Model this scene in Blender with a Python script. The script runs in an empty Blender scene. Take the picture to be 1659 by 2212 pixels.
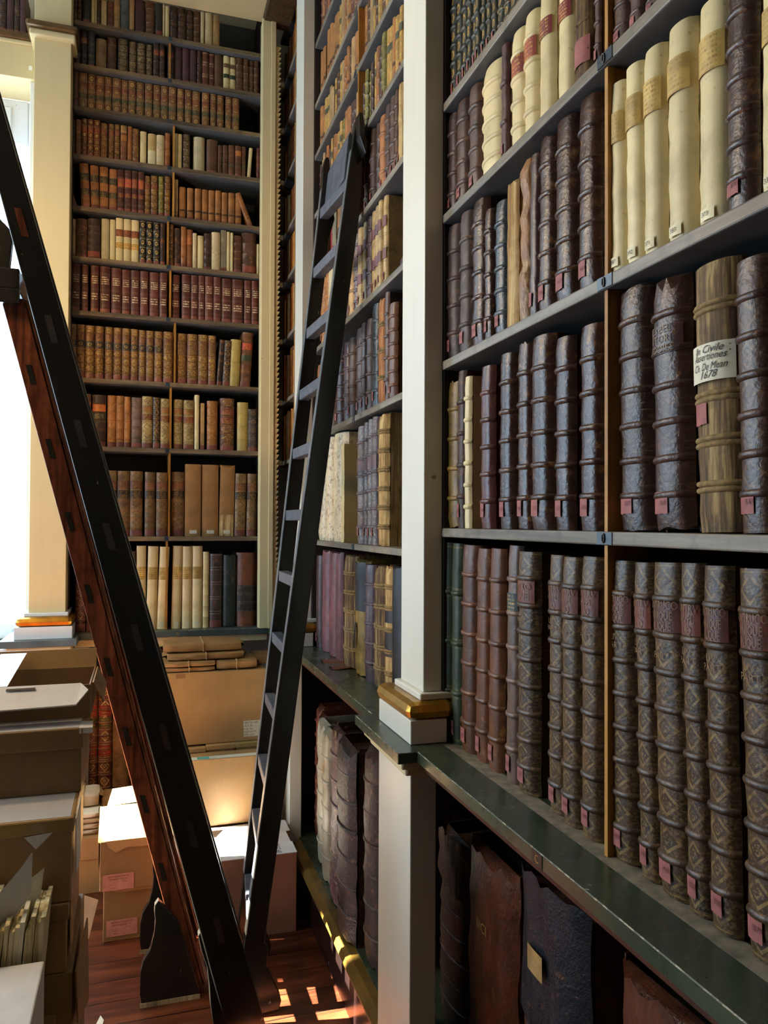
import bpy, math, random
from mathutils import Vector, Matrix, noise as mnoise
C = bpy.context.scene
COL = C.collection
PI = math.pi
# ------------------------------------------------------------ camera, light, exposure
F_PX, YAW, PIT, ROL = 1690.0, math.radians(17.35), math.radians(0.80), math.radians(0.25)
cd = bpy.data.cameras.new('camera'); cam = bpy.data.objects.new('camera', cd); COL.objects.link(cam)
cd.sensor_fit = 'VERTICAL'; cd.sensor_height = 36.0; cd.lens = 36.0 * F_PX / 2212.0
cd.clip_start = 0.02; cd.clip_end = 60
_f = Vector((math.sin(YAW) * math.cos(PIT), math.cos(YAW) * math.cos(PIT), math.sin(PIT)))
_r0 = Vector((math.cos(YAW), -math.sin(YAW), 0)); _u0 = _r0.cross(_f)
_r = math.cos(ROL) * _r0 + math.sin(ROL) * _u0; _u = -math.sin(ROL) * _r0 + math.cos(ROL) * _u0
M = Matrix((( _r.x, _u.x, -_f.x, 0), (_r.y, _u.y, -_f.y, 0), (_r.z, _u.z, -_f.z, 1.42), (0, 0, 0, 1)))
cam.matrix_world = M
C.camera = cam
C.view_settings.view_transform = 'Standard'; C.view_settings.look = 'None'
C.view_settings.exposure = 0.0; C.view_settings.gamma = 1.0; C.view_settings.use_curve_mapping = False
SKY = 12.0; SUN_W = 150.0; LAMP_A = 40.0; LAMP_FILL = 22.0
w = bpy.data.worlds.new('sky'); C.world = w; w.use_nodes = True
bg = w.node_tree.nodes['Background']; bg.inputs[0].default_value = (0.54, 0.77, 1.0, 1); bg.inputs[1].default_value = SKY
def light(name, kind, loc, energy, color, **k):
    l = bpy.data.lights.new(name, kind); l.energy = energy; l.color = color
    o = bpy.data.objects.new(name, l); COL.objects.link(o); o.location = loc
    for a, b in k.items(): setattr(l, a, b)
    return o
sun = light('sun', 'SUN', (-3, 7, 6), SUN_W, (1.0, 0.95, 0.86), angle=math.radians(0.55))
sun.rotation_euler = Vector((2.0, -0.25, -2.39)).to_track_quat('-Z', 'Y').to_euler()
def portal(name, loc, direction, sx, sy):
    o = light(name, 'AREA', loc, 1.0, (1, 1, 1), shape='RECTANGLE', size=sx, size_y=sy)
    o.data.cycles.is_portal = True
    o.rotation_euler = Vector(direction).to_track_quat('-Z', 'Z').to_euler()
    return o
portal('window_portal', (-0.85, 4.02, 2.1), (0, -1, 0), .85, 2.5)
portal('window_portal', (-1.9, 4.02, 2.1), (0, -1, 0), 1.05, 2.4)
portal('window_portal', (-2.72, 2.45, 1.88), (1, 0, 0), 1.9, 2.05)
portal('window_portal', (-2.72, 2.95, 3.72), (1, 0, 0), .95, .85)
# ------------------------------------------------------------ materials
def srgb(h):
    h = h.lstrip('#')
    def c(v):
        v /= 255.0
        return v / 12.92 if v <= .04045 else ((v + .055) / 1.055) ** 2.4
    return (c(int(h[0:2], 16)), c(int(h[2:4], 16)), c(int(h[4:6], 16)), 1)
MATS = {}
class NT:
    def __init__(s, name):
        s.m = bpy.data.materials.new(name); s.m.use_nodes = True; s.t = s.m.node_tree
        s.n = s.t.nodes; s.b = s.n['Principled BSDF']
    def node(s, typ, **k):
        n = s.n.new('ShaderNode' + typ)
        for a, v in k.items(): setattr(n, a, v)
        return n
    def lk(s, a, b): s.t.links.new(a, b)
    def val(s, sock, v):
        if hasattr(v, 'type') or hasattr(v, 'is_linked'): s.lk(v, sock)
        else: sock.default_value = v
    def math(s, op, a, b=0.0, c=None, clamp=False):
        n = s.node('Math', operation=op); n.use_clamp = clamp
        s.val(n.inputs[0], a); s.val(n.inputs[1], b)
        if c is not None: s.val(n.inputs[2], c)
        return n.outputs[0]
    def mix(s, f, a, b, blend='MIX'):
        n = s.node('Mix', data_type='RGBA', blend_type=blend)
        s.val(n.inputs[0], f); s.val(n.inputs[6], a); s.val(n.inputs[7], b)
        return n.outputs[2]
    def ramp(s, f, stops):
        n = s.node('ValToRGB'); e = n.color_ramp.elements
        while len(e) < len(stops): e.new(0.5)
        for i, (p, c) in enumerate(stops):
            e[i].position = p; e[i].color = c if len(c) == 4 else (*c, 1)
        s.lk(f, n.inputs[0]); return n.outputs[0]
    def obj(s, scale=(1, 1, 1)):
        tc = s.node('TexCoord'); mp = s.node('Mapping'); mp.inputs['Scale'].default_value = scale
        s.lk(tc.outputs['Object'], mp.inputs[0]); return mp.outputs[0]
    def noise(s, vec, scale, detail=4, rough=.55, dist=0.0):
        n = s.node('TexNoise'); s.lk(vec, n.inputs['Vector']); n.inputs['Scale'].default_value = scale
        n.inputs['Detail'].default_value = detail; n.inputs['Roughness'].default_value = rough
        n.inputs['Distortion'].default_value = dist; return n.outputs['Fac']
    def bump(s, h, strength=.3, dist=.002):
        n = s.node('Bump'); n.inputs['Strength'].default_value = strength; n.inputs['Distance'].default_value = dist
        s.lk(h, n.inputs['Height']); s.lk(n.outputs[0], s.b.inputs['Normal'])
    def step(s, v, a, b):
        n = s.node('MapRange'); n.clamp = True; s.lk(v, n.inputs[0])
        n.inputs[1].default_value = a; n.inputs[2].default_value = b; return n.outputs[0]
    def done(s, color=None, rough=.5, metal=0.0, spec=.5):
        if color is not None: s.val(s.b.inputs['Base Color'], color)
        s.val(s.b.inputs['Roughness'], rough); s.val(s.b.inputs['Metallic'], metal)
        s.b.inputs['Specular IOR Level'].default_value = spec
        return s.m
def randomshift(t, col, lo=.78, hi=1.2):
    oi = t.node('ObjectInfo'); mr = t.node('MapRange'); t.lk(oi.outputs['Random'], mr.inputs[0])
    mr.inputs[3].default_value = lo; mr.inputs[4].default_value = hi
    h = t.node('HueSaturation'); t.lk(mr.outputs[0], h.inputs['Value']); t.val(h.inputs['Color'], col)
    return h.outputs[0]
def plain(name, hexc, rough=.5, metal=0.0, var=.12, nscale=8, bump=.1, bscale=60, spec=.5, stretch=(1, 1, 1)):
    if name in MATS: return MATS[name]
    t = NT(name); v = t.obj(stretch); n = t.noise(v, nscale)
    c = srgb(hexc); d = tuple(x * (1 - var * 2.2) for x in c[:3]) + (1,); l = tuple(min(1, x * (1 + var)) for x in c[:3]) + (1,)
    col = t.ramp(n, [(.3, d), (.7, l)])
    if bump: t.bump(t.noise(v, bscale), bump, .001)
    MATS[name] = t.done(col, rough, metal, spec); return MATS[name]
GOLD = 'c79a45'
def leather(base, tool='none', N=6, gold=GOLD, amt=.8, rough=.42, wear=.25, wearcol='9a6a3c', coarse=.35, stretch=(1, 1, 1)):
    """Aged binding leather; gilt or blind tooling laid out on the spine (uv: u across, v up the spine; boards sit at u > 2)."""
    key = ('leather', base, tool, N, gold, amt, rough, wear, wearcol, coarse, stretch)
    if key in MATS: return MATS[key]
    t = NT('leather_' + tool + '_' + base); v = t.obj(stretch)
    oi = t.node('ObjectInfo'); off = t.node('VectorMath', operation='ADD'); t.lk(v, off.inputs[0])
    cmb = t.node('CombineXYZ'); sc = t.math('MULTIPLY', oi.outputs['Random'], 37.0)
    t.lk(sc, cmb.inputs[0]); t.lk(sc, cmb.inputs[2]); t.lk(cmb.outputs[0], off.inputs[1]); v = off.outputs[0]
    c = srgb(base); dark = tuple(x * .55 for x in c[:3]) + (1,); lt = tuple(min(1, x * 1.35) for x in c[:3]) + (1,)
    col = t.ramp(t.noise(v, 24, 5, .6), [(.32, dark), (.52, c), (.75, lt)])
    if wear > 0:
        wm = t.step(t.noise(v, 55, 6, .7), .60 - wear * .12, .72)
        col = t.mix(t.math('MULTIPLY', wm, min(1, wear * 2.2)), col, srgb(wearcol))
    col = randomshift(t, col)
    metal = 0.0
    if tool != 'none':
        uvn = t.node('UVMap'); uvn.uv_map = 'UVMap'; sp = t.node('SeparateXYZ'); t.lk(uvn.outputs[0], sp.inputs[0])
        u, vv = sp.outputs[0], sp.outputs[1]
        on = t.math('LESS_THAN', u, 1.2)
        pv = t.math('FRACT', t.math('MULTIPLY', vv, float(N)))
        du = t.math('ABSOLUTE', t.math('SUBTRACT', u, .5)); dv = t.math('ABSOLUTE', t.math('SUBTRACT', pv, .5))
        line = t.math('MULTIPLY', t.math('GREATER_THAN', dv, .40), t.math('LESS_THAN', dv, .435))
        if tool == 'lines': pat = line
        elif tool == 'dbl':
            l2 = t.math('MULTIPLY', t.math('GREATER_THAN', dv, .34), t.math('LESS_THAN', dv, .36)); pat = t.math('MAXIMUM', line, l2)
        elif tool in ('diamond', 'diamondfill'):
            d = t.math('ADD', t.math('MULTIPLY', du, 1.15), t.math('MULTIPLY', dv, 1.15))
            ring = t.math('MULTIPLY', t.math('GREATER_THAN', d, .31), t.math('LESS_THAN', d, .43))
            cen = t.math('LESS_THAN', d, .2)
            cv = t.node('CombineXYZ'); t.lk(t.math('MULTIPLY', u, 6.0), cv.inputs[0]); t.lk(t.math('MULTIPLY', vv, 6.0 * N), cv.inputs[1])
            cm = t.step(t.noise(cv.outputs[0], 2.2, 2), .47, .56)
            cen = t.math('MULTIPLY', cen, cm)
            pat = t.math('MAXIMUM', t.math('MAXIMUM', ring, cen), line)
            if tool == 'diamondfill':
                out = t.math('MULTIPLY', t.math('MULTIPLY', t.math('GREATER_THAN', d, .45), cm), .55); pat = t.math('MAXIMUM', pat, out)
        elif tool in ('floral', 'rosette'):
            cv = t.node('CombineXYZ'); t.lk(t.math('MULTIPLY', u, 5.0), cv.inputs[0]); t.lk(t.math('MULTIPLY', vv, 5.0 * N), cv.inputs[1])
            vo = t.node('TexVoronoi', feature='DISTANCE_TO_EDGE'); t.lk(cv.outputs[0], vo.inputs['Vector']); vo.inputs['Scale'].default_value = 1.3
            fl = t.step(t.noise(cv.outputs[0], 1.6, 3, .6, .6), .46, .55)
            rr = t.math('SQRT', t.math('ADD', t.math('MULTIPLY', du, du), t.math('MULTIPLY', dv, dv)))
            if tool == 'rosette':
                fl = t.math('MULTIPLY', t.math('GREATER_THAN', rr, .13), t.math('LESS_THAN', rr, .25))
                fl = t.math('MAXIMUM', fl, t.math('LESS_THAN', rr, .06))
            else:
                fl = t.math('MULTIPLY', fl, t.math('LESS_THAN', rr, .42))
            pat = t.math('MAXIMUM', fl, line)
        elif tool == 'text':
            rowm = t.math('LESS_THAN', t.math('FRACT', t.math('MULTIPLY', vv, float(N) * 1.0)), .5)
            cv = t.node('CombineXYZ'); t.lk(t.math('MULTIPLY', u, 14.0), cv.inputs[0]); t.lk(t.math('FLOOR', t.math('MULTIPLY', vv, float(N))), cv.inputs[1])
            let = t.step(t.noise(cv.outputs[0], 1.7, 1), .44, .5)
            pat = t.math('MULTIPLY', t.math('MULTIPLY', rowm, let), t.math('LESS_THAN', du, .36))
        else: pat = line
        wornm = t.step(t.noise(v, 90, 4, .7), .36, .56)
        pat = t.math('MULTIPLY', t.math('MULTIPLY', pat, on), t.math('MULTIPLY', wornm, amt))
        col = t.mix(pat, col, srgb(gold))
        if gold == GOLD: metal = t.math('MULTIPLY', pat, .35)
    bn = t.math('ADD', t.noise(v, 150, 4, .6), t.math('MULTIPLY', t.noise(v, 30, 4, .6), 1.2)); t.bump(bn, coarse, .0022)
    rn = t.node('MapRange'); t.lk(t.noise(v, 40, 4), rn.inputs[0]); rn.inputs[3].default_value = rough - .12; rn.inputs[4].default_value = rough + .2
    MATS[key] = t.done(col, rn.outputs[0], metal); return MATS[key]
def streaked(key, c0, c1, c2, scale=90, rough=.75, str_=(1, 1, .06), bump=.5):
    """fibrous: bare spine folds, page edges, wood"""
    if key in MATS: return MATS[key]
    t = NT(key); v = t.obj(str_); n = t.noise(v, scale, 5, .65); n2 = t.noise(t.obj(), 22, 4, .6)
    col = t.ramp(n, [(.33, srgb(c0)), (.5, srgb(c1)), (.68, srgb(c2))])
    col = t.mix(t.math('MULTIPLY', t.step(n2, .5, .68), .6), col, srgb(c0)); col = randomshift(t, col, .85, 1.12)
    t.bump(n, bump, .002); MATS[key] = t.done(col, rough, 0, .3); return MATS[key]
def vellum(key='vellum', base='d6c48f', dirt='8d7440', lo=.63):
    if key in MATS: return MATS[key]
    t = NT(key); v = t.obj(); n = t.noise(v, 14, 5, .6)
    col = t.ramp(n, [(.28, tuple(x * .72 for x in srgb(base)[:3])), (.5, srgb(base)), (.72, tuple(min(1, x * 1.12) for x in srgb(base)[:3]))])
    sp = t.step(t.noise(v, 70, 5, .65), lo, lo + .07); col = t.mix(t.math('MULTIPLY', sp, .55), col, srgb(dirt)); col = randomshift(t, col, .9, 1.08)
    t.bump(t.math('ADD', t.noise(v, 35, 4), t.math('MULTIPLY', t.noise(v, 160), .3)), .22, .003); MATS[key] = t.done(col, .42, 0, .45); return MATS[key]
def paint(key, hexc, rough=.35, dirt=.18, gloss_v=True):
    if key in MATS: return MATS[key]
    t = NT(key); v = t.obj((1, 1, .12)); n = t.noise(v, 26, 5, .6); n2 = t.noise(t.obj(), 3.5, 4)
    c = srgb(hexc); col = t.mix(t.math('MULTIPLY', t.step(n, .5, .75), dirt), c, tuple(x * .72 for x in c[:3]) + (1,))
    col = t.mix(t.math('MULTIPLY', t.step(n2, .55, .75), dirt * .6), col, srgb('b7a67f'))
    chip = t.step(t.noise(t.obj(), 30, 2), .775, .79); col = t.mix(t.math('MULTIPLY', chip, .7), col, srgb('5a4a36'))
    t.bump(n, .12, .0015); MATS[key] = t.done(col, rough, 0, .5); return MATS[key]
CREAM = paint('cream_paint', 'd9d5c3', .32)
CREAM_W = paint('cream_paint_warm', 'dcca97', .4)
WHITE = paint('white_paint', 'dfe3e2', .3, .1)
def counter_mat():
    t = NT('green_paint'); v = t.obj(); n = t.noise(v, 9, 5, .6)
    col = t.ramp(n, [(.3, srgb('2c3628')), (.55, srgb('36402f')), (.75, srgb('474d3a'))])
    sp = t.step(t.noise(v, 85, 3), .715, .74); col = t.mix(t.math('MULTIPLY', sp, .6), col, srgb('b9b295'))
    rn = t.node('MapRange'); t.lk(t.noise(v, 14, 4), rn.inputs[0]); rn.inputs[3].default_value = .16; rn.inputs[4].default_value = .42
    t.bump(t.noise(v, 120, 3), .06, .001); return t.done(col, rn.outputs[0])
GREEN = counter_mat()
def worn_edge():
    t = NT('chipped_edge'); v = t.obj(); n = t.noise(v, 60, 5, .7)
    col = t.mix(t.step(n, .50, .60), srgb('39402f'), srgb('9d9478')); return t.done(col, .5)
WORN = worn_edge()
SHELF = streaked('shelf_wood', '5f574a', '7f7666', '978d7c', 40, .42, (1, .05, 1), .2)
SHELF_X = streaked('shelf_wood_back', '4a3e30', '6c5c46', '86724f', 40, .55, (.05, 1, 1), .2)
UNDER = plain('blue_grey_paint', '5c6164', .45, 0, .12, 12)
BACKP = plain('dark_back_board', '3b3c3d', .6, 0, .15, 6)
DARKW = plain('dark_recess_wood', '2b2018', .7, 0, .2, 8)
DIV = streaked('divider_wood', '8a5a25', 'a8742f', 'bb8a45', 50, .5, (1, 1, .05), .15)
DIVSIDE = DIV
BLACK = None
def blackpaint():
    t = NT('black_lacquer'); v = t.obj((1, 1, .25)); n = t.noise(v, 10, 5, .6)
    col = t.ramp(n, [(.3, srgb('14130f')), (.7, srgb('24221d'))])
    ch = t.step(t.noise(t.obj((1, 1, .5)), 38, 4, .7), .70, .73); col = t.mix(t.math('MULTIPLY', ch, .8), col, srgb('7d7250'))
    t.bump(t.noise(v, 60, 3), .1, .001); return t.done(col, .24)
BLACK = blackpaint()
MAHOG = streaked('mahogany', '2f170d', '5c301c', '7d4629', 60, .3, (1, 1, .05), .12)
MAHOGL = streaked('mahogany_light', '2e170c', '5a311a', '7a4a28', 60, .35, (1, 1, .05), .12)
RUNGM = plain('lit_grey_rung', '5b6068', .38, 0, .2, 40)  # window light on the black ladder's rungs and top board, put into the colour
GILT = plain('old_gilding', 'b0822c', .28, .75, .15, 20, .08)
GILT_D = plain('tarnished_gilding', '6d5230', .32, .35, .2, 20, .08)
def floor_mat():
    t = NT('floorboards'); tc = t.node('TexCoord'); sp = t.node('SeparateXYZ'); t.lk(tc.outputs['Object'], sp.inputs[0])
    y = t.math('DIVIDE', sp.outputs[1], .112); fr = t.math('FRACT', y); fl = t.math('FLOOR', y)
    gap = t.math('LESS_THAN', fr, .035)
    wn = t.node('TexWhiteNoise', noise_dimensions='1D'); t.lk(fl, wn.inputs['W'])
    v = t.obj((.12, 1, 1)); off = t.node('VectorMath', operation='ADD'); t.lk(v, off.inputs[0]); cm = t.node('CombineXYZ'); t.lk(t.math('MULTIPLY', wn.outputs[0], 9.0), cm.inputs[0]); t.lk(cm.outputs[0], off.inputs[1])
    n = t.noise(off.outputs[0], 28, 6, .6, .5)
    col = t.ramp(n, [(.3, srgb('32170d')), (.5, srgb('582a17')), (.72, srgb('7a4022'))])
    h = t.node('HueSaturation'); mr = t.node('MapRange'); t.lk(wn.outputs[0], mr.inputs[0]); mr.inputs[3].default_value = .75; mr.inputs[4].default_value = 1.2
    t.lk(mr.outputs[0], h.inputs['Value']); t.lk(col, h.inputs['Color'])
    col = t.mix(gap, h.outputs[0], srgb('0c0604')); t.bump(t.math('SUBTRACT', n, gap), .15, .002)
    return t.done(col, .3)
FLOORM = floor_mat()
def card(key='cardboard', base='a5804f', rough=.45):
    if key in MATS: return MATS[key]
    t = NT(key); v = t.obj(); w_ = t.noise(t.obj((1, 1, .02)), 90, 2); n = t.noise(v, 7, 5)
    c = srgb(base); col = t.ramp(n, [(.3, tuple(x * .82 for x in c[:3])), (.7, tuple(min(1, x * 1.08) for x in c[:3]))])
    col = t.mix(t.math('MULTIPLY', t.step(w_, .5, .6), .1), col, tuple(x * .7 for x in c[:3]) + (1,)); col = randomshift(t, col, .93, 1.06)
    t.bump(w_, .08, .001); MATS[key] = t.done(col, rough, 0, .5); return MATS[key]
CARD = card(); CARD_D = card('cardboard_dark', '86663c'); CARD_P = card('cardboard_pinkish', 'a8765a')
CARD_W = card('white_card', 'd9d2c8', .6)
TAPE = plain('packing_tape', 'a98a4e', .2, 0, .08)
INNER = plain('box_inside', '4a3823', .8)
INK = plain('ink', '1d1a17', .6, 0, 0.05, 8, 0)
GOLDINK = plain('gold_letter', 'c9a354', .35, .45, .15, 60, 0)
DIMINK = plain('blind_tooled_letter', '7b5a34', .5, 0, .2, 90, 0)
LABELW = plain('label_paper', 'd8cfb2', .65, 0, .08, 30, .05)
LABELP = plain('pink_label_paper', '9c5850', .65, 0, .15, 40, .05)
LABELB = plain('box_pink_label', 'b57a66', .65, 0, .1, 40, .05)
PAPERS = streaked('paper_edges', '9b8552', 'c9b98c', 'e2d8b6', 120, .8, (1, 1, .03), .4)
PAGES = streaked('page_edges', '6e5b3c', '9c8559', 'b9a27a', 160, .85, (1, 1, .05), .3)
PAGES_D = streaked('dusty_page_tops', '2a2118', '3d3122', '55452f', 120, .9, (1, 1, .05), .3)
KRAFT = plain('kraft_paper', '9c7441', .55, 0, .14, 12, .35, 40)
TWINE = plain('twine', 'b59a63', .8, 0, .2, 60, .2)
CORD = plain('binding_cord', '8d7142', .8, 0, .25, 120, .4, 300)
BARE = streaked('bare_spine', '33241a', '6b5230', 'b0935c', 110, .7, (1, 1, .05), .8)
BARE_L = streaked('bare_spine_light', '6a4a22', 'a98750', 'd6bd84', 110, .7, (1, 1, .05), .8)
BARE_D = streaked('bare_spine_dark', '2a1a0c', '5b3f1d', '8d6d38', 110, .7, (1, 1, .05), .8)
def glassm():
    t = NT('window_glass'); tr = t.node('BsdfTransparent'); gl = t.node('BsdfGlossy'); gl.inputs['Roughness'].default_value = .02
    mx = t.node('MixShader'); mx.inputs[0].default_value = .05; t.lk(tr.outputs[0], mx.inputs[1]); t.lk(gl.outputs[0], mx.inputs[2])
    t.lk(mx.outputs[0], t.n['Material Output'].inputs[0]); return t.m
GLASS = glassm()
def emit(name, hexc, s):
    t = NT(name); t.b.inputs['Emission Color'].default_value = srgb(hexc); t.b.inputs['Emission Strength'].default_value = s
    return t.done(srgb(hexc), .5)
BULB = emit('lamp_globe', 'ffd9a0', 6.0)
# ------------------------------------------------------------ mesh helpers
class MB:
    def __init__(s): s.v = []; s.f = []; s.mi = []; s.uv = []
    def add(s, vs, fs, mi=0, uvs=None):
        b = len(s.v); s.v += [tuple(x) for x in vs]
        for f in fs:
            s.f.append([b + i for i in f]); s.mi.append(mi)
            s.uv.append([uvs[i] if uvs else (3.0, 0.0) for i in f])
    def box(s, x0, x1, y0, y1, z0, z1, mi=0):
        s.add([(x0, y0, z0), (x1, y0, z0), (x1, y1, z0), (x0, y1, z0), (x0, y0, z1), (x1, y0, z1), (x1, y1, z1), (x0, y1, z1)],
              [(0, 3, 2, 1), (4, 5, 6, 7), (0, 1, 5, 4), (1, 2, 6, 5), (2, 3, 7, 6), (3, 0, 4, 7)], mi)
    def prism(s, pts, y0, y1, mi=0, axis='y'):
        """polygon pts given in the plane across `axis`, extruded along it"""
        n = len(pts); P = (lambda a, b, c: (a, c, b)) if axis == 'y' else ((lambda a, b, c: (c, a, b)) if axis == 'x' else (lambda a, b, c: (a, b, c)))
        s.add([P(a, b, y0) for a, b in pts] + [P(a, b, y1) for a, b in pts],
              [list(range(n)), list(range(2 * n - 1, n - 1, -1))] + [(i, i + n, (i + 1) % n + n, (i + 1) % n) for i in range(n)], mi)
    def grid(s, rows, mi=0, uvs=None, close=False):
        n = len(rows[0]); vs = [p for r in rows for p in r]; fs = []
        for j in range(len(rows) - 1):
            for i in range(n if close else n - 1):
                k = (i + 1) % n; fs.append((j * n + i, j * n + k, (j + 1) * n + k, (j + 1) * n + i))
        s.add(vs, fs, mi, [q for r in uvs for q in r] if uvs else None)
    def build(s, name, mats, parent=None, smooth=False, bevel=0.0, seg=2, loc=(0, 0, 0), autos=None):
        me = bpy.data.meshes.new(name); me.from_pydata(s.v, [], s.f)
        if not isinstance(mats, (list, tuple)): mats = [mats]
        for m in mats: me.materials.append(m)
        me.polygons.foreach_set('material_index', s.mi)
        uvl = me.uv_layers.new(name='UVMap'); uvl.data.foreach_set('uv', [c for f in s.uv for q in f for c in q])
        if smooth or autos: me.polygons.foreach_set('use_smooth', [True] * len(s.f))
        me.update(); me.validate()
        import bmesh
        bm = bmesh.new(); bm.from_mesh(me); bmesh.ops.recalc_face_normals(bm, faces=bm.faces); bm.to_mesh(me); bm.free()
        if autos: 
            try: me.set_sharp_from_angle(angle=math.radians(autos))
            except Exception: pass
        o = bpy.data.objects.new(name, me); COL.objects.link(o); o.location = loc
        if parent: o.parent = parent
        if bevel:
            b = o.modifiers.new('bevel', 'BEVEL'); b.width = bevel; b.segments = seg; b.limit_method = 'ANGLE'; b.angle_limit = math.radians(40)
        return o
def tag(o, label=None, cat=None, group=None, kind=None):
    if label: o['label'] = label
    if cat: o['category'] = cat
    if group: o['group'] = group
    if kind: o['kind'] = kind
    return o
def thing(name, label, cat, loc=(0, 0, 0), rot=(0, 0, 0), group=None):
    o = bpy.data.objects.new(name, None); COL.objects.link(o); o.location = loc; o.rotation_euler = rot
    o.empty_display_size = .05
    return tag(o, label, cat, group)
def bx(name, mat, x0, x1, y0, y1, z0, z1, parent=None, bevel=0.0, kind=None):
    m = MB(); m.box(x0, x1, y0, y1, z0, z1); o = m.build(name, mat, parent, bevel=bevel)
    if kind: o['kind'] = kind
    return o
_font_cache = {}
def text_mesh(body, size, shear=0.0):
    """flat letters in the x-z plane, centred; returns verts and faces"""
    k = (body, size, shear)
    if k in _font_cache: return _font_cache[k]
    cu = bpy.data.curves.new('letters', 'FONT'); cu.body = body; cu.size = size; cu.align_x = 'CENTER'; cu.align_y = 'CENTER'; cu.resolution_u = 2
    cu.space_line = .9; cu.shear = shear
    o = bpy.data.objects.new('letters', cu); COL.objects.link(o)
    bpy.context.view_layer.update()
    me = bpy.data.meshes.new_from_object(o.evaluated_get(bpy.context.evaluated_depsgraph_get()))
    vs = [(v.co.x, v.co.y) for v in me.vertices]; fs = [list(p.vertices) for p in me.polygons]
    bpy.data.objects.remove(o); bpy.data.curves.remove(cu); bpy.data.meshes.remove(me)
    _font_cache[k] = (vs, fs); return _font_cache[k]
def flat_text(name, body, size, mat, parent, at, xdir=(1, 0, 0), zdir=(0, 0, 1), squeeze=1.0):
    vs, fs = text_mesh(body, size, .35 if name == 'handwriting' else 0.0); X = Vector(xdir); Z = Vector(zdir); A = Vector(at)
    m = MB(); m.add([A + X * (a * squeeze) + Z * b for a, b in vs], fs)
    me = bpy.data.meshes.new(name); me.from_pydata(m.v, [], m.f); me.materials.append(mat)
    o = bpy.data.objects.new(name, me); COL.objects.link(o); o.parent = parent; return o
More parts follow.
